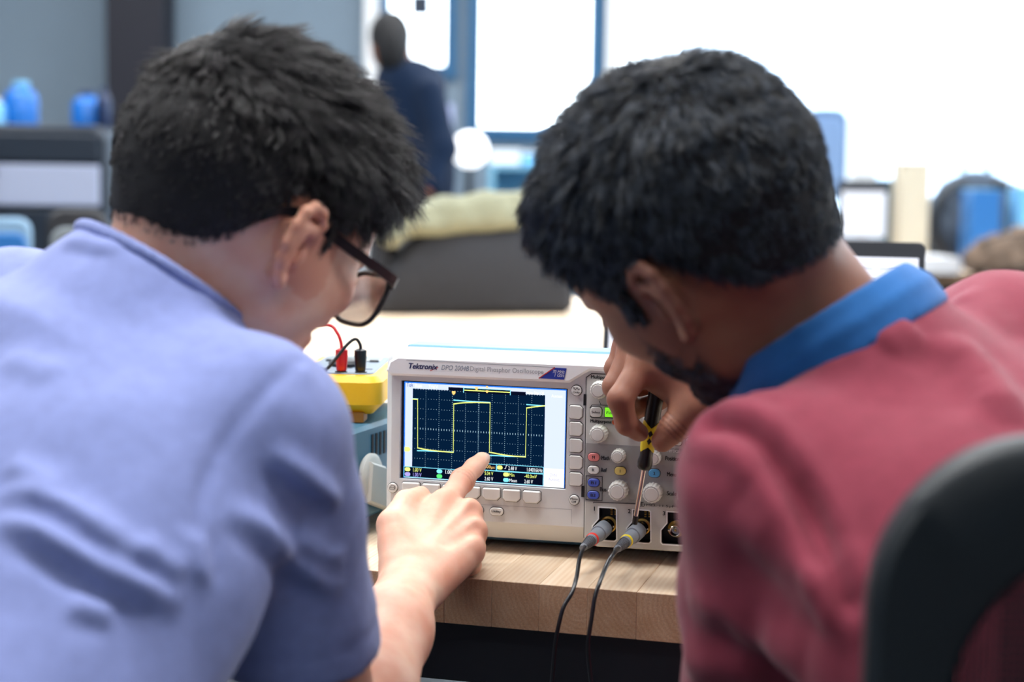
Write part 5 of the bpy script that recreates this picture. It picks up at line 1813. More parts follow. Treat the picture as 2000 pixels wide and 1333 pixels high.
# beard along the jaw, from the sideburn to the chin
jaw_line = np.interp(yy_, [5, 20, 40, 60, 80, 95], [-40, -48, -72, -82, -88, -94])
beard = smooth01(yy_, 6, 20) * smooth01(jaw_line + 12 - zz_, 0, 14) * smooth01(zz_, -150, -122) * (np.abs(Vr[:, 0]) < 0.072)
side_b = np.exp(-((yy_ - 19 - 0.55 * np.clip(-zz_ - 45, 0, 70)) / 15) ** 2) * smooth01(-zz_, 15, 35) * smooth01(zz_, -128, -110) * (np.abs(Vr[:, 0]) < 0.074)
must = np.exp(-((zz_ + 73) / 5) ** 2) * smooth01(yy_, 84, 92) * (np.abs(Vr[:, 0]) < 0.028)
beard = np.clip(np.maximum(np.maximum(beard, side_b), must), 0, 1)
earR = (np.abs(Vr[:, 0]) > 0.074) * (Vr[:, 2] < 0.005) * 0.6
piecesR = [(Vr @ HR.T + HRo, Qr, dict(flush=earR, beard=np.maximum(mkR * 0.92, beard * 0.85)))]


def hand_grip():
    """right hand closing thumb and fingers on the screwdriver handle"""
    s = Solid()
    wr = P(1392, 742, 1.470)
    el = P(1800, 980, 1.40)
    s.chain([el, wr], [0.040, 0.027], 0.02)
    mc = [P(1258, 708, 1.462), P(1238, 682, 1.486), P(1226, 678, 1.508), P(1222, 684, 1.528)]
    for i, m in enumerate(mc):
        s.cone(wr + np.array([0, (i - 1.3) * 0.008, 0.0]), m, 0.0185, [0.0128, 0.0125, 0.0118, 0.0108][i], 0.018)
    s.cone(wr, P(1310, 730, 1.485), 0.022, 0.022, 0.02)
    # index
    s.chain([mc[0], P(1211, 780, 1.448), P(1224, 828, 1.456), P(1249, 846, 1.470)], [0.0128, 0.0108, 0.0096, 0.0080], 0.009, kk=0.004)
    s.chain([mc[1], P(1201, 756, 1.478), P(1236, 800, 1.500), P(1290, 784, 1.503)], [0.0125, 0.0106, 0.0094, 0.0080], 0.007, kk=0.004)
    s.chain([mc[2], P(1203, 720, 1.505), P(1236, 772, 1.522), P(1278, 772, 1.522)], [0.0116, 0.0100, 0.0090, 0.0078], 0.007, kk=0.004)
    s.chain([mc[3], P(1206, 712, 1.526), P(1234, 752, 1.538), P(1264, 762, 1.536)], [0.0106, 0.0090, 0.0080, 0.0070], 0.007, kk=0.004)
    # thumb
    s.chain([P(1386, 776, 1.462), P(1350, 800, 1.452), P(1316, 836, 1.452), P(1294, 862, 1.462)], [0.0185, 0.0150, 0.0122, 0.0098], 0.014, kk=0.006)
    s.cone(P(1370, 770, 1.46), P(1300, 728, 1.466), 0.017, 0.014, 0.02)
    for i, m in enumerate(mc[:3]):
        s.ell(m + np.array([0, -0.003, 0.004]), (0.009, 0.009, 0.009), None, 0.008)
    return s


gs = hand_grip()
Vg, Qg = gs.mesh(0.0020, P(1150, 1000, 1.40) - np.array([0.02, 0.05, 0.06]), np.array([0.36, 1.60, CAM_Z + 0.03]))
Vg = relax(Vg, Qg, 2, 0.4)
Ng = vnormals(Vg, Qg)
creg = np.zeros(len(Vg))
tax = unit(P(1316, 836, 1.452) - P(1350, 800, 1.452))
for q_ in (-0.006, -0.002, 0.002, 0.006):
    pj = P(1316, 836, 1.452) + tax * q_
    g_ = np.exp(-(((Vg - pj) @ tax) / 0.0009) ** 2) * (np.linalg.norm(Vg - pj, axis=1) < 0.016)
    Vg = Vg - Ng * (g_ * 0.0006)[:, None]; creg = np.maximum(creg, 0.5 * g_)
piecesR.append((Vg, Qg, dict(crease=creg)))
bs = Solid()
torso_solid(bs, nbR, spR, midR, AR, shR, shRf, -0.012, bowR)
bs.cone(nbR + (HRo - nbR) * 0.2, nbR + spR * 0.06, 0.052, 0.06, 0.03)
elR = P(1468, 1500, 1.17); wrR = np.array([0.20, 1.42, TABLE_Z - 0.12])
bs.chain([shR, elR, wrR], [0.045, 0.040, 0.028], 0.03)
bs.chain([wrR, wrR + np.array([-0.01, 0.07, -0.02]), wrR + np.array([-0.02, 0.13, -0.05])], [0.026, 0.022, 0.012], 0.02)
elRf = P(1800, 980, 1.40)
bs.chain([shRf, elRf], [0.045, 0.040], 0.03)
Vb, Qb = bs.mesh(0.006)
piecesR.append((Vb, Qb, {}))
Vall, Qall, att = join_pieces(piecesR)
reparent(np_mesh('body', Vall, Qall, SK_R, personR, att), personR)
# thumb nail of the gripping hand is turned away from the lens
qmr = (mkR[Qr] > 0.35).all(1)
capR = Vr + Nr * (LhR * 0.34 + 0.0006 * mkR)[:, None] + Nr * (lump(Vr, 300, 9) * 0.08 * LhR)[:, None]
cV, cQ = compact(capR, Qr[qmr])
reparent(np_mesh('hair_undercoat', cV @ HR.T + HRo, cQ, CAP_R, personR), personR)


def flowR(p):
    crown = np.array([0.0, -0.06, 0.06])
    rad = p - crown
    rad = rad / (np.linalg.norm(rad, axis=1)[:, None] + 1e-6)
    down = np.zeros_like(p); down[:, 2] = -1; down[:, 1] = 0.15
    w = smooth01(p[:, 2] * 1000, 0, 60)[:, None]
    return rad * 0.8 + down * (1 - w) * 0.7


o = strands('hair', personR, Vr, Qr, Nr, LhR * 1.1, mkR, HR, HRo, 56000, flowR, HAIR_R, 0.00024, 6000, 0.5, 0.24, 0.95, 4)
reparent(o, personR); o['kind'] = 'stuff'
o = strands('beard', personR, Vr, Qr, Nr, beard * 0.0028 + 0.0006, (beard > 0.25).astype(float) * beard, HR, HRo, 7000, flowR, HAIR_R, 0.00024, 900, 0.3, 0.3, 0.7, 5, npt=4)
reparent(o, personR); o['kind'] = 'stuff'

# sweater
MAR = cloth_mat('maroon_sweatshirt', srgb(148, 60, 78), 0.22, 1000, 0.4)
ss = Solid()
torso_solid(ss, nbR, spR, midR, AR, shR, shRf, 0.008, bowR)
ss.chain([shR, P(1500, 1150, 1.12), P(1475, 1480, 1.165)], [0.055, 0.055, 0.054], 0.025, kk=0.02)
ss.chain([elR, elR + (wrR - elR) * 0.85], [0.054, 0.042], 0.03)
ss.chain([shRf, elRf], [0.060, 0.052], 0.045)
wrg = P(1392, 742, 1.470)
ss.chain([elRf, elRf + (wrg - elRf) * 0.80], [0.052, 0.036], 0.03)
nkR = unit(-0.53 * C_RIGHT + 0.85 * C_UP + 0.10 * C_FWD); ncR = P(1640, 694, 1.172)
ss.cone(ncR - nkR * 0.085, ncR - nkR * 0.006, 0.108, 0.078, 0.025)
ss.cut(ncR + nkR * 0.002, nkR, ncR - 0.09, ncR + 0.09, 0.006)
ss.chain([ncR + nkR * 0.05, ncR - nkR * 0.02], [0.076, 0.070], 0.004, 'sub')
Vs, Qs = ss.mesh(0.0045)
Vs = relax(Vs, Qs, 3, 0.5)
Vs = folds(Vs, Qs, [
    ([(1440, 985), (1520, 1060), (1600, 1150), (1650, 1210)], 0.0075, 0.016),
    ([(1345, 1180), (1420, 1185), (1500, 1235), (1575, 1295)], 0.0085, 0.016),
    ([(1340, 1290), (1420, 1300), (1500, 1325)], 0.0060, 0.014),
    ([(1610, 1080), (1640, 1150), (1660, 1230)], 0.0060, 0.012),
    ([(1770, 610), (1850, 650), (1920, 730), (1985, 830)], 0.0065, 0.016),
    ([(1860, 580), (1930, 620), (1990, 660)], 0.0040, 0.014),
    ([(1640, 690), (1720, 680), (1790, 640)], 0.0040, 0.014),
    ([(1560, 740), (1640, 780), (1720, 870)], 0.0020, 0.03),
], 1.45)
Ns = vnormals(Vs, Qs)
sp_ = catmull(cast(Vs, Qs, [(1400, 832), (1467, 852), (1530, 925), (1580, 1005), (1615, 1094), (1650, 1180)]), 6)
d, t, off = seg_dist(Vs, sp_)
Vs = Vs - Ns * (0.0075 * np.exp(-(d / 0.007) ** 2) - 0.004 * np.exp(-((d - 0.016) / 0.009) ** 2))[:, None]
Vs = Vs + vnormals(Vs, Qs) * (lump(Vs, 34, 33) * 0.0026)[:, None]
reparent(np_mesh('sweater', Vs, Qs, MAR, personR), personR)
# blue polo collar: a folded band round the neck
BLU = cloth_mat('blue_pique', srgb(44, 112, 184), 0.2, 800)
x_, y_, a_ = frame_from_axis(nkR)
cs = Solid()
nseg = 130
prev = None
for i in range(nseg + 1):
    t_ = 2 * math.pi * i / nseg
    rr_ = math.cos(t_) * x_ + math.sin(t_) * y_
    lo_ = ncR + nkR * -0.004 + 0.0785 * rr_; hi_ = ncR + nkR * 0.027 + 0.0690 * rr_; mid_ = ncR + nkR * 0.012 + 0.0765 * rr_
    cs.cone(lo_, mid_, 0.0036, 0.0036, 0.004).cone(mid_, hi_, 0.0036, 0.0036, 0.004)
Vc, Qc = cs.mesh(0.0024)
Vc = relax(Vc, Qc, 6, 0.5)
reparent(np_mesh('polo_collar', Vc, Qc, BLU, personR), personR)
tr_ = Solid()
hipc = pelR
kn = [np.array([hipc[0] + 0.10, 1.30, 0.52]), np.array([hipc[0] - 0.14, 1.24, 0.52])]
tr_.ell(np.array([hipc[0], hipc[1], hipc[2] - 0.02]), (0.175, 0.15, 0.13), None, 0.05)
for k_, k0 in enumerate(kn):
    h0 = np.array([hipc[0] + (0.08 if k_ == 0 else -0.08), hipc[1], hipc[2] - 0.06])
    tr_.chain([h0, k0, np.array([k0[0], k0[1] - 0.05, 0.10])], [0.085, 0.06, 0.045], 0.04)
Vp, Qp = tr_.mesh(0.010)
reparent(np_mesh('trousers', Vp, Qp, NAVY, personR), personR)
for k0 in kn:
    sh_ = Solid(); sh_.cone((k0[0], k0[1] - 0.06, 0.045), (k0[0], k0[1] + 0.11, 0.035), 0.042, 0.034, 0.02).cone((k0[0], k0[1] - 0.05, 0.05), (k0[0], k0[1] - 0.05, 0.10), 0.036, 0.036, 0.02)
    Vs_, Qs_ = sh_.mesh(0.008); reparent(np_mesh('shoe', Vs_, Qs_, SHOE, personR), personR)

# ---------------------------------------------------------------- screwdriver
_pk = uv(pk_org[1][0] + 8, pk_org[1][1] + 34)
dtip = P(1240, 1021, 1.508); dtop = P(1291, 716, 1.468)
sax = unit(dtop - dtip)
L_at = lambda py: (1021 - py) / (1021 - 716) * np.linalg.norm(dtop - dtip)
SD = dict(black=mat('handle_black', srgb(14, 15, 18), 0.32), yellow=mat('handle_yellow', srgb(236, 214, 30), 0.4), steel=mat('shaft_steel', srgb(206, 196, 194), 0.2, 1.0), tip=mat('tip_black', srgb(22, 22, 26), 0.4))
sd_ = thing('screwdriver', 'small black and yellow screwdriver held at the second input', 'screwdriver', tuple(dtip))
Z0 = np.zeros(3)
MB().lathe([(0.0024, L_at(1024)), (0.0026, L_at(1016)), (0.0026, L_at(1008))], Z0, sax, 14).build('tip', SD['tip'], sd_, smooth=40)
MB().lathe([(0.0021, L_at(1010)), (0.0021, L_at(905))], Z0, sax, 16).build('shaft', SD['steel'], sd_, smooth=40)
h0, h1 = L_at(914), L_at(716)
prof_ = [(0.0050, h0), (0.0066, h0 + 0.002), (0.0068, h0 + 0.007), (0.0057, h0 + 0.012), (0.0062, h0 + 0.022), (0.0072, h0 + 0.034), (0.0070, h0 + 0.048), (0.0070, h0 + 0.06), (0.0074, h1 - 0.012), (0.0066, h1)]
MB().lathe(prof_, Z0, sax, 32, grip=0.02, gn=6).build('handle', SD['black'], sd_, smooth=40)
# yellow sleeve patches: zig-zag band on the grip with black diamonds showing through
hz0, hz1 = L_at(880), L_at(818)
xx_, yy2, aa_ = frame_from_axis(sax)


def hrad(h): return float(np.interp(h, [p[1] for p in prof_], [p[0] for p in prof_])) * 1.03 + 0.0002


yb = MB()
a_cam = math.atan2(float(np.dot(-C_FWD, yy2)), float(np.dot(-C_FWD, xx_)))
nt_ = 120; nh_ = 64
vv, ff = [], []
for i in range(nh_ + 1):
    h = hz0 + (hz1 - hz0) * i / nh_
    for k in range(nt_):
        a = 2 * math.pi * k / nt_
        r_ = hrad(h) * (1 + 0.02 * math.cos(6 * a)); vv.append(aa_ * h + r_ * (math.cos(a) * xx_ + math.sin(a) * yy2))
for i in range(nh_):
    v_ = (i + 0.5) / nh_
    for k in range(nt_):
        ph = (((k + 0.5) / nt_ - a_cam / (2 * math.pi)) * 3 + 0.5) % 1.0
        tri = abs(ph - 0.5) * 2                      # 0 mid .. 1 edge
        inb = (v_ > 0.20 * (1 - tri)) and (v_ < 1 - 0.20 * (1 - tri))
        dia = abs(((v_ - 0.27) % 0.24) / 0.24 - 0.5) * 2
        hole = 0.27 < v_ < 0.75 and (abs(ph - 0.5) / 0.16 + dia) < 0.92
        if inb and not hole:
            ff.append((i * nt_ + k, i * nt_ + (k + 1) % nt_, (i + 1) * nt_ + (k + 1) % nt_, (i + 1) * nt_ + k))
yb.add(vv, ff).build('grip_pattern', SD['yellow'], sd_, smooth=60)

# ================================================================== office chair at the lower right
CH = dict(frame=mat('chair_plastic', srgb(30, 38, 44), 0.5, bump=0.08, bscale=600), mesh=mat('chair_mesh', srgb(26, 20, 30), 0.8), seat=mat('chair_seat', srgb(34, 36, 42), 0.9), chrome=S['nickel'])
ch_c = P(1702, 1200, 0.80); ch_top = P(2000, 862, 0.80)
CW, CHh = 0.47, 0.56
chair = thing('office_chair', 'black mesh-backed office chair at the lower right corner', 'chair', (ch_c[0] + CW / 2, ch_c[1], 0), math.radians(-6))
zt = ch_top[2]


def bend(mb, k=0.55):
    mb.v = [(x, y - k * x * x + 0.02, z) for (x, y, z) in mb.v]
    return mb


outer = rrect(CW, CHh, 0.082, 12, 0, zt - CHh / 2)
innr = rrect(CW - 0.082, CHh - 0.082, 0.09, 12, 0.0, zt - CHh / 2 - 0.006)
fr = MB(); n = len(outer)
vv = []
for (lp, y) in ((inset(outer, 0.006), -0.016), (outer, -0.010), (outer, 0.010), (inset(outer, 0.006), 0.016), (inset(innr, -0.006), 0.014), (innr, 0.008), (innr, -0.008), (inset(innr, -0.006), -0.014)):
    vv += [(a, y, b) for a, b in lp]
ff = []
for k in range(8):
    for i in range(n):
        j = (i + 1) % n; k2 = (k + 1) % 8
        ff.append((k * n + i, k * n + j, k2 * n + j, k2 * n + i))
fr.add(vv, ff); bend(fr).build('back_frame', CH['frame'], chair, smooth=50)
wm = MB()
nw = 130
for i in range(nw):
    x = -(CW - 0.09) / 2 + (CW - 0.09) * i / (nw - 1)
    e = max(0.0, abs(x) - (CW / 2 - 0.041 - 0.09)); hh = (CHh - 0.082) / 2 - 0.09 + math.sqrt(max(0, 0.09 ** 2 - e * e))
    zc_ = zt - CHh / 2 - 0.006
    wm.box(x - 0.00105, x + 0.00105, -0.001, 0.001, zc_ - hh, zc_ + hh)
for i in range(110):
    z = zt - CHh / 2 - (CHh - 0.11) / 2 + (CHh - 0.11) * i / 109
    for j in range(8):
        xa = -(CW - 0.13) / 2 + (CW - 0.13) * j / 8; wm.box(xa, xa + (CW - 0.13) / 8, 0.0005, 0.0015, z - 0.0010, z + 0.0010)
wmo = bend(wm).build('back_mesh', CH['mesh'], chair); wmo['kind'] = 'stuff'
MB().box(-0.04, 0.04, -0.045, -0.012, zt - CHh - 0.12, zt - CHh / 2, 0.008).build('back_support', CH['frame'], chair, smooth=30)
zs = pelR[2] - 0.155
MB().prism(rrect(0.50, 0.47, 0.08, 8, 0, 0.235), zs - 0.06, zs, 0.012, 0.02, axis='z').build('seat', CH['seat'], chair, smooth=40)
MB().lathe([(0.03, 0.10), (0.03, zs - 0.06)], (0, 0.22, 0), (0, 0, 1), 18).build('gas_column', CH['chrome'], chair, smooth=40)
MB().tube([(0, -0.03, zt - CHh - 0.10), (0, 0.02, zs - 0.08), (0, 0.2, zs - 0.07)], [0.022, 0.022, 0.03], 10).build('back_bracket', CH['frame'], chair, smooth=40)
for k in range(5):
    a = 2 * math.pi * k / 5 + 0.3
    lg = MB().tube([(0, 0.22, 0.11), (0.16 * math.cos(a), 0.22 + 0.16 * math.sin(a), 0.095), (0.30 * math.cos(a), 0.22 + 0.30 * math.sin(a), 0.075)], [0.03, 0.024, 0.018], 10).build('base_leg', CH['frame'], chair, smooth=40)
    c_, s__ = math.cos(a), math.sin(a)
    MB().lathe([(0.024, -0.02), (0.028, -0.016), (0.028, 0.016), (0.024, 0.02)], (0.30 * c_, 0.22 + 0.30 * s__, 0.028), (-s__, c_, 0), 18).build('caster', CH['frame'], lg, smooth=40)

# ================================================================== bag on the bench
BG = dict(dark=mat('bag_charcoal', srgb(44, 47, 54), 0.85, noise=0.08, nscale=60, bump=0.4, bscale=500), khaki=mat('bag_khaki', srgb(134, 136, 114), 0.85, noise=0.08, nscale=40, bump=0.3, bscale=400), strap=mat('bag_strap', srgb(40, 42, 46), 0.8))
b0 = on_z(738, 616, TABLE_Z); b1 = on_z(1118, 614, TABLE_Z)
bl = float(np.hypot(b1[0] - b0[0], b1[1] - b0[1])); byaw = math.atan2(b1[1] - b0[1], b1[0] - b0[0])
bag = thing('messenger_bag', 'charcoal bag with a khaki flap lying on the bench', 'bag', (b0[0], b0[1], TABLE_Z), byaw)
ppm = bl / 380.0                                   # metres per photo pixel there
px_ = lambda x, y: ((x - 738) * ppm, (615 - y) * ppm)
outl = [px_(745, 615), px_(1110, 615), px_(1119, 600), px_(1120, 520), px_(1115, 478), px_(1080, 458), px_(1040, 446), px_(960, 448), px_(870, 452), px_(825, 462), px_(790, 490), px_(760, 535), px_(742, 585)]
MB().prism(outl, 0, 0.16, 0.022, 0.03).build('body', BG['dark'], bag, smooth=60)
MB().prism([px_(742, 612), px_(800, 614), px_(790, 500), px_(770, 480), px_(745, 470), px_(738, 540)], 0.05, 0.20, 0.02, 0.02).build('side_pocket', BG['dark'], bag, smooth=60)
kf = Solid()
for (xa, ya, xb, yb_, ra, rb, dy) in ((762, 468, 800, 440, 24, 22, 0.02), (800, 432, 880, 420, 22, 24, 0.05), (880, 418, 960, 410, 24, 26, 0.06), (960, 410, 1060, 408, 26, 30, 0.08), (1060, 412, 1110, 440, 30, 26, 0.10), (830, 450, 1000, 438, 16, 18, 0.02)):
    a = px_(xa, ya); b = px_(xb, yb_)
    kf.cone((a[0], dy, a[1]), (b[0], dy + 0.02, b[1]), ra * ppm, rb * ppm, 0.03, flat=(0, 1, 0), q=2.2)
Vk, Qk = kf.mesh(0.007); Vk = relax(Vk, Qk, 2); Vk = Vk + vnormals(Vk, Qk) * (lump(Vk, 40, 3) * 0.006)[:, None]
np_mesh('flap', Vk, Qk, BG['khaki'], bag)
a = px_(795, 425)
MB().prism(rrect(0.035, 0.02, 0.008, 4, a[0], a[1]), 0.0, 0.02, 0.003, 0.003).build('buckle', BG['strap'], bag, smooth=40)
MB().tube(catmull([(px_(1100, 455)[0], 0.12, px_(1100, 455)[1]), (px_(1122, 500)[0], 0.10, px_(1122, 500)[1]), (px_(1130, 570)[0], 0.09, px_(1130, 570)[1]), (px_(1126, 612)[0], 0.08, 0.008)], 6), 0.012, 8).build('strap', BG['strap'], bag, smooth=60)

# ================================================================== person standing by the window
DP = 7.0
fpx = lambda x, y, d=DP: P(x, y, d)
pf = thing('person', 'blurred person in dark navy clothes standing by the bright window', 'person', (fpx(815, 300)[0], DP, 0))
fb = Solid()
fb.ell(fpx(764, 84), (0.080, 0.095, 0.115), None, 0.02); fb.ell(fpx(752, 96), (0.055, 0.08, 0.085), None, 0.02)
fb.cone(fpx(772, 110), fpx(785, 150), 0.055, 0.062, 0.03)
fb.cone(fpx(800, 175), fpx(822, 330), 0.11, 0.12, 0.05)
fb.chain([fpx(775, 175, 7.15), fpx(760, 290, 7.15), fpx(745, 380, 7.0)], [0.045, 0.04, 0.03], 0.03)
fb.chain([fpx(838, 178, 6.9), fpx(862, 290, 6.85), fpx(840, 370, 6.78)], [0.045, 0.04, 0.03], 0.03)
for k_, xx in enumerate((-0.09, 0.09)):
    fb.chain([fpx(822, 420) + np.array([xx, 0, 0]), np.array([fpx(822, 420)[0] + xx, DP, 0.08])], [0.075, 0.045], 0.03)
Vf, Qf = fb.mesh(0.014); reparent(np_mesh('body', Vf, Qf, SK_R, pf, {k: np.zeros(len(Vf)) for k in ('flush', 'crease', 'beard')}), pf)
fj = Solid()
fj.cone(fpx(798, 172), fpx(815, 330), 0.125, 0.138, 0.05, flat=(1, 0, 0), q=1.12)
fj.cone(fpx(815, 330), fpx(825, 440), 0.138, 0.145, 0.05)
fj.cone(fpx(768, 150), fpx(838, 165), 0.055, 0.065, 0.05)
fj.chain([fpx(775, 180, 7.15), fpx(760, 290, 7.15), fpx(748, 370, 7.02)], [0.066, 0.058, 0.045], 0.04)
fj.chain([fpx(838, 182, 6.9), fpx(864, 290, 6.85), fpx(845, 362, 6.79)], [0.068, 0.058, 0.045], 0.04)
Vf, Qf = fj.mesh(0.014); reparent(np_mesh('jacket', Vf, Qf, cloth_mat('navy_jacket', srgb(6, 28, 54), 0.05), pf), pf)
fh_ = Solid(); fh_.ell(fpx(762, 70), (0.086, 0.106, 0.104), None, 0.02).ell(fpx(767, 98, 6.95), (0.066, 0.085, 0.105), None, 0.03)
Vf, Qf = fh_.mesh(0.012); reparent(np_mesh('hair', Vf, Qf, CAP_R, pf), pf)
ft = Solid()
for xx in (-0.09, 0.09):
    h_ = fpx(822, 430); ft.chain([h_ + np.array([xx * 0.7, 0, 0]), np.array([h_[0] + xx, DP, 0.09])], [0.10, 0.065], 0.04)
Vf, Qf = ft.mesh(0.016); reparent(np_mesh('trousers', Vf, Qf, NAVY, pf), pf)
for xx in (-0.09, 0.09):
    h_ = fpx(822, 430); sh_ = Solid(); sh_.cone((h_[0] + xx, DP + 0.03, 0.045), (h_[0] + xx, DP - 0.14, 0.038), 0.045, 0.036, 0.02)
    Vf, Qf = sh_.mesh(0.012); reparent(np_mesh('shoe', Vf, Qf, SHOE, pf), pf)

# ================================================================== things along the left wall
BC = dict(cab=mat('cabinet_dark', srgb(22, 36, 52), 0.5), cabl=mat('cabinet_pale_drawer', srgb(176, 186, 214), 0.5), blue=mat('jug_blue', srgb(20, 110, 200), 0.35), navy=mat('jug_navy', srgb(16, 40, 80), 0.4), sky=mat('cap_sky', srgb(120, 190, 235), 0.4),
          greyp=mat('chair_grey_pad', srgb(120, 130, 138), 0.7), pale=mat('pale_leg', srgb(130, 165, 195), 0.5), white=mat('white_plastic', srgb(240, 242, 246), 0.4), beige=mat('beige_carton', srgb(206, 198, 178), 0.7), teal=mat('teal_carton', srgb(40, 96, 120), 0.6),
          camo=mat('camo_cloth', srgb(110, 92, 78), 0.9, noise=0.5, nscale=14), sblue=mat('storage_blue', srgb(40, 110, 180), 0.5), dk=mat('backpack_slate', srgb(72, 84, 100), 0.85, noise=0.1, nscale=30))
CD = 5.6
cz_top = P(100, 244, CD)[2]; cx1 = P(214, 300, CD)[0]; cx0 = cx1 - 0.95
cab = thing('tool_cabinet', 'dark tool cabinet with a pale drawer front, left background', 'cabinet', (cx0, CD, 0))
Wc = cx1 - cx0
poly = [(0, 0.06), (Wc, 0.06), (Wc, cz_top - 0.05), (Wc - 0.015, cz_top - 0.02), (Wc - 0.05, cz_top), (0.05, cz_top), (0.015, cz_top - 0.02), (0, cz_top - 0.05)]
MB().prism(poly, 0, 0.5, 0.01, 0.01).build('body', BC['cab'], cab, smooth=30)
zA, zB = P(100, 322, CD)[2], P(100, 402, CD)[2]
for (za, zb, m_) in ((zA, zB, 'cabl'), (zB - 0.015, zB - 0.20, 'cab'), (zB - 0.215, zB - 0.42, 'cab'), (zB - 0.435, 0.10, 'cab'), (cz_top - 0.03, zA + 0.012, 'cab')):
    dr = MB().box(0.02, Wc - 0.025, -0.016, 0.002, zb, za, 0.004).build('drawer', BC[m_], cab, smooth=30)
    MB().box(Wc / 2 - 0.12, Wc / 2 + 0.12, -0.034, -0.015, za - 0.035, za - 0.022, 0.003).build('handle', BC['cab'], dr)
for fx in (0.05, Wc - 0.09):
    for fy in (0.05, 0.41):
        MB().box(fx, fx + 0.04, fy, fy + 0.04, 0, 0.062).build('foot', BC['cab'], cab)


def jug(label, px, w, hpx, m, capm, d):
    base = P(px, 244, d); base[2] = cz_top
    h = hpx * d / F_PX; r = w * d / F_PX / 2
    t = thing('plastic_jug', label, 'jug', tuple(base), 0, 'jugs on the tool cabinet')
    MB().lathe([(r * 0.9, 0), (r, h * 0.04), (r, h * 0.62), (r * 0.8, h * 0.78), (r * 0.42, h * 0.86), (r * 0.42, h * 0.9)], (0, 0, 0), (0, 0, 1), 24).build('body', m, t, smooth=40)
    MB().lathe([(r * 0.5, h * 0.88), (r * 0.5, h * 0.98), (r * 0.44, h)], (0, 0, 0), (0, 0, 1), 18).build('cap', capm, t, smooth=40)


jug('bright blue jug with a pale cap, left one on the dark cabinet', 42, 66, 86, BC['blue'], BC['sky'], CD + 0.25)
jug('bright blue jug on the dark cabinet, nearer the column', 172, 62, 70, BC['blue'], BC['navy'], CD + 0.25)
jug('navy jug at the right end of the dark cabinet', 203, 30, 76, BC['navy'], BC['navy'], CD + 0.18)
jug('pale blue jug at the left edge on the dark cabinet', -8, 40, 52, BC['sky'], BC['white'], CD + 0.2)


def side_chair(label, px, top_py, wpx, d, pad, rim, yaw=0.0, seat=0.45):
    c = P(px, top_py, d); w = wpx * d / F_PX
    t = thing('side_chair', label, 'chair', (c[0], c[1], 0), yaw, 'background chairs')
    zt_ = c[2]; hb_ = min(0.42, zt_ - seat - 0.05)
    MB().prism(rrect(w, hb_, min(w, hb_) * 0.3, 6, 0, zt_ - hb_ / 2), -0.012, 0.02, 0.008, 0.008).build('backrest', rim, t, smooth=40)
    MB().prism(rrect(w * 0.84, hb_ * 0.82, min(w, hb_) * 0.24, 6, 0, zt_ - hb_ / 2), -0.022, -0.010, 0.006, 0).build('back_pad', pad, t, smooth=40)
    MB().prism(rrect(w, w, 0.05, 5, 0, w / 2), seat - 0.04, seat, 0.008, 0.012, axis='z').build('seat', pad, t, smooth=40)
    for sx in (-1, 1):
        MB().tube([(sx * w * 0.42, 0.01, zt_ - hb_ * 0.6), (sx * w * 0.44, 0.0, seat - 0.04), (sx * w * 0.48, -0.05, 0)], 0.012, 8).build('leg', rim, t, smooth=40)
        MB().tube([(sx * w * 0.42, w - 0.04, seat - 0.03), (sx * w * 0.48, w + 0.02, 0)], 0.012, 8).build('leg', rim, t, smooth=40)


side_chair('grey padded chair with a black rim below the dark cabinet', 150, 408, 120, 3.6, BC['greyp'], M['steel_black'], 0.2)
side_chair('pale blue-legged chair at the left edge', 15, 425, 90, 4.2, BC['sblue'], BC['pale'], 0.15)
side_chair('blue-grey mesh chair silhouetted against the right-hand windows', 1615, 212, 84, 7.9, mat('chair_blue_grey', srgb(108, 140, 184), 0.7), mat('chair_slate', srgb(84, 112, 150), 0.6), -0.3, 0.6)

# low shelf and its bright odds and ends under the middle window
sh0 = P(892, 330, 8.3); 
shelf = thing('low_shelf', 'pale blue low shelf unit under the middle window', 'shelf', (P(955, 300, 8.3)[0], 8.3, 0))
sw_ = 1.05; zsh = P(955, 322, 8.3)[2]
SHM = mat('shelf_pale_blue', srgb(120, 178, 208), 0.5)
MB().box(0, sw_, 0, 0.02, 0.0, 0.02).box(0, 0.03, 0, 0.32, 0, zsh).box(sw_ - 0.03, sw_, 0, 0.32, 0, zsh).box(0.03, sw_ - 0.03, 0.30, 0.32, 0, zsh).build('frame', SHM, shelf)
for k in range(5):
    z = zsh - k * 0.24
    MB().box(0.03, sw_ - 0.03, 0, 0.30, z - 0.02, z).build('shelf_board', SHM, shelf)
for k, (px, py, w, h, m_, lab) in enumerate(((985, 318, 60, 30, 'white', 'white box on the pale blue shelf, left'), (1045, 318, 50, 26, 'sky', 'pale blue box on the low shelf behind the hair'))):
    c = P(px, py, 8.4)
    b_ = thing('storage_box', lab, 'box', (c[0], 8.42, zsh + 0.001))
    ww, hh = w * 8.4 / F_PX, h * 8.4 / F_PX
    MB().box(-ww / 2, ww / 2, 0, 0.2, 0, hh * 0.85, 0.005).build('body', BC[m_], b_)
    MB().box(-ww / 2 - 0.006, ww / 2 + 0.006, -0.006, 0.206, hh * 0.8, hh, 0.004).build('lid', BC['white'], b_)
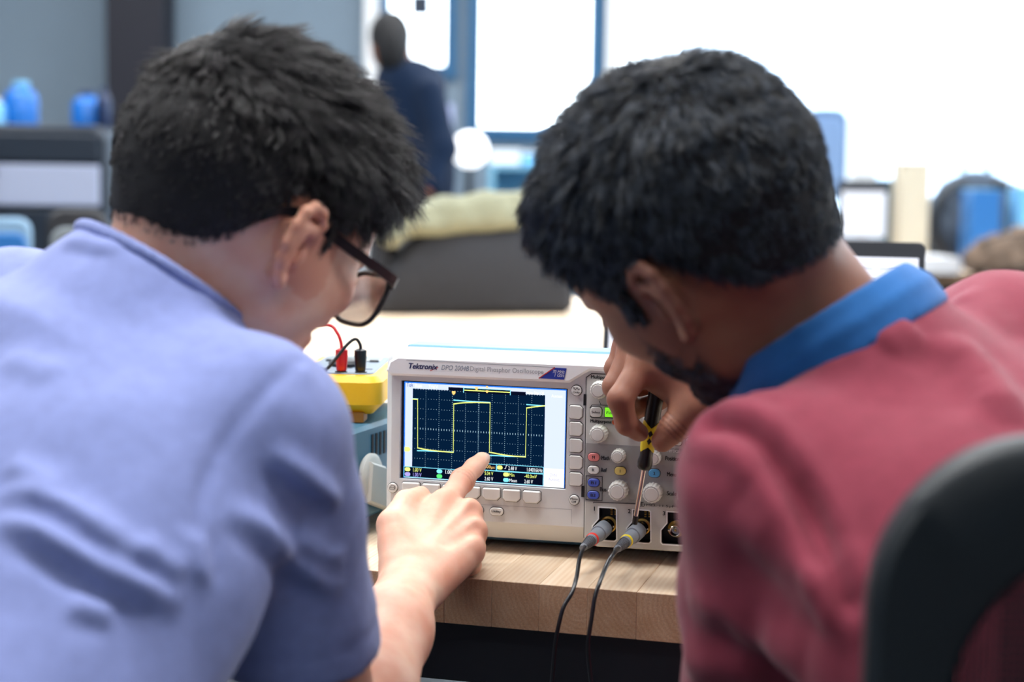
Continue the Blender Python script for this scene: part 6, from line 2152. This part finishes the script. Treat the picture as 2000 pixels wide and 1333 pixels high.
# glowing white globe put in for a round bright blur; source unknown
gl_c = P(918, 293, 7.6)
lamp = thing('glowing_globe', 'round white globe beside the standing person', 'lamp', (gl_c[0], 7.6, 0))
sp__ = Solid(); sp__.ell((0, 0, gl_c[2]), (0.080, 0.080, 0.080), None, 0.01); Vq, Qq = sp__.mesh(0.008)
np_mesh('globe', Vq, Qq, mat('globe_white', srgb(250, 250, 255), 0.5, emit=(0.92, 0.96, 1.0), estr=1.6), lamp)
MB().lathe([(0.018, 0.03), (0.018, gl_c[2] - 0.075)], (0, 0, 0), (0, 0, 1), 12).build('pole', M['steel_black'], lamp, smooth=40)
MB().lathe([(0.13, 0), (0.13, 0.015), (0.03, 0.035)], (0, 0, 0), (0, 0, 1), 24).build('base', M['steel_black'], lamp, smooth=40)
c = P(868, 238, 8.6)
ns = thing('notice_sheet', 'small pale sheet pinned below the narrow window', 'paper', (P(868, 238, 8.98)[0], 8.992, P(868, 238, 8.98)[2]))
MB().box(-0.05, 0.05, -0.002, 0, -0.09, 0.09).build('sheet', mat('paper_lilac', srgb(190, 200, 240), 0.8), ns)
MB().lathe([(0.008, 0), (0.008, 0.006)], (0, -0.002, 0.075), (0, -1, 0), 12).build('pin', BC['blue'], ns)
c = P(824, 15, 8.95)
th = thing('wall_sensor', 'small dark square box hanging in front of the narrow window', 'box', (c[0], 8.93, c[2]))
MB().box(-0.05, 0.05, 0, 0.03, -0.055, 0.055, 0.004).build('casing', BC['navy'], th)
MB().box(-0.035, 0.035, -0.002, 0.001, -0.035, 0.035).build('cover', BC['cab'], th)

# ================================================================== clutter on the far right-hand bench
def on_bench(px, d): 
    p = P(px, 500, d); return np.array([p[0], d, TABLE_Z])


K = lambda d: d / F_PX
# flat monitor, bright
d_ = 6.75
b_ = on_bench(1683, d_); t = thing('monitor', 'small bright monitor with a dark top edge behind the laptop', 'monitor', tuple(b_), 0.1)
zt_ = P(1683, 352, d_)[2] - TABLE_Z; zb_ = P(1683, 470, d_)[2] - TABLE_Z
w_ = 100 * K(d_)
MB().box(-w_ / 2, w_ / 2, 0, 0.03, max(0.06, zb_), zt_, 0.004).build('casing', M['steel_black'], t)
MB().box(-w_ / 2 + 0.012, w_ / 2 - 0.012, -0.002, 0.001, max(0.075, zb_ + 0.012), zt_ - 0.045).build('screen', emis('monitor_white', srgb(235, 240, 252), 1.1), t)
MB().box(-0.02, 0.02, 0.01, 0.03, 0.012, max(0.06, zb_) + 0.02).build('neck', M['steel_black'], t); MB().box(-0.08, 0.08, -0.05, 0.08, 0, 0.012, 0.003).build('base', M['steel_black'], t)


def carton(name, label, x0, x1, ytop, d, m, lidm=None, depth=0.16, yaw=0.0):
    a = on_bench(x0, d); w = (x1 - x0) * K(d); h = P((x0 + x1) / 2, ytop, d)[2] - TABLE_Z
    t = thing(name, label, 'box', tuple(a), yaw)
    MB().box(0, w, 0, depth, 0, h, 0.006).build('body', m, t, smooth=30)
    for sx in (0, 1): MB().box(w * 0.5 * sx + 0.002, w * 0.5 * (sx + 1) - 0.002, -0.001, depth + 0.001, h, h + 0.004).build('flap', lidm or m, t)
    return t


carton('carton', 'teal carton beside the small bright monitor', 1718, 1747, 352, 6.95, BC['teal'])
carton('carton', 'tall beige carton on the far bench', 1753, 1812, 318, 6.8, BC['beige'], BC['white'])
carton('carton', 'blue storage box on the far bench at the right', 1895, 1952, 372, 6.7, BC['sblue'], BC['sky'], yaw=0.05)
carton('carton', 'pale blue carton at the right frame edge', 1985, 2060, 366, 6.72, BC['sky'], BC['white'])
# backpack with straps
d_ = 7.12
b_ = on_bench(1895, d_); t = thing('backpack', 'slate backpack with looping straps at the back of the far bench', 'backpack', tuple(b_))
bp_ = Solid(); k_ = K(d_)
bp_.ell((0.02, 0.0, 0.13), (0.23, 0.13, 0.26), None, 0.03).ell((0.0, -0.08, 0.10), (0.16, 0.08, 0.16), None, 0.03)
bp_.cut((0, 0, 0.014), (0, 0, -1), (-0.4, -0.4, -0.3), (0.4, 0.4, 0.05))
Vq, Qq = bp_.mesh(0.012); Vq = Vq + vnormals(Vq, Qq) * (lump(Vq, 30, 8) * 0.012)[:, None]
np_mesh('body', Vq, Qq, BC['dk'], t)
for sx in (-1, 1):
    MB().tube(catmull([(sx * 0.06, -0.10, 0.34), (sx * 0.16, -0.18, 0.30), (sx * 0.20, -0.20, 0.16), (sx * 0.12, -0.17, 0.03)], 6), 0.02, 8).build('strap', M['steel_black'], t, smooth=50)
MB().tube(catmull([(-0.05, 0, 0.385), (-0.03, 0, 0.44), (0.04, 0, 0.44), (0.06, 0, 0.385)], 5), 0.012, 8).build('top_loop', M['steel_black'], t, smooth=50)
# crumpled camouflage pouch in front
d_ = 6.35
b_ = on_bench(1960, d_); t = thing('cloth_pouch', 'brown camouflage cloth pouch at the near edge of the far bench', 'pouch', tuple(b_))
cp2 = Solid(); cp2.ell((0.0, 0, 0.05), (0.15, 0.09, 0.10), None, 0.03).ell((0.08, 0.02, 0.07), (0.10, 0.08, 0.11), None, 0.03)
cp2.cut((0, 0, 0.012), (0, 0, -1), (-0.3, -0.3, -0.2), (0.3, 0.3, 0.05))
Vq, Qq = cp2.mesh(0.008); Vq = Vq + vnormals(Vq, Qq) * (lump(Vq, 60, 4) * 0.012)[:, None]
np_mesh('body', Vq, Qq, BC['camo'], t)
MB().tube(catmull([(-0.10, -0.05, 0.12), (0.0, -0.07, 0.155), (0.12, -0.04, 0.15)], 5), 0.005, 6).build('zip', M['steel_black'], t, smooth=50)
# white stacked sheets
b_ = on_bench(1822, 6.42); t = thing('paper_stack', 'white stack of paper on the far bench', 'paper', tuple(b_), 0.1)
for k in range(5):
    MB().box(-0.11 + 0.004 * (k % 3), 0.10 + 0.004 * (k % 2), -0.02, 0.24, k * 0.012, k * 0.012 + 0.0115).build('ream', BC['white'], t)
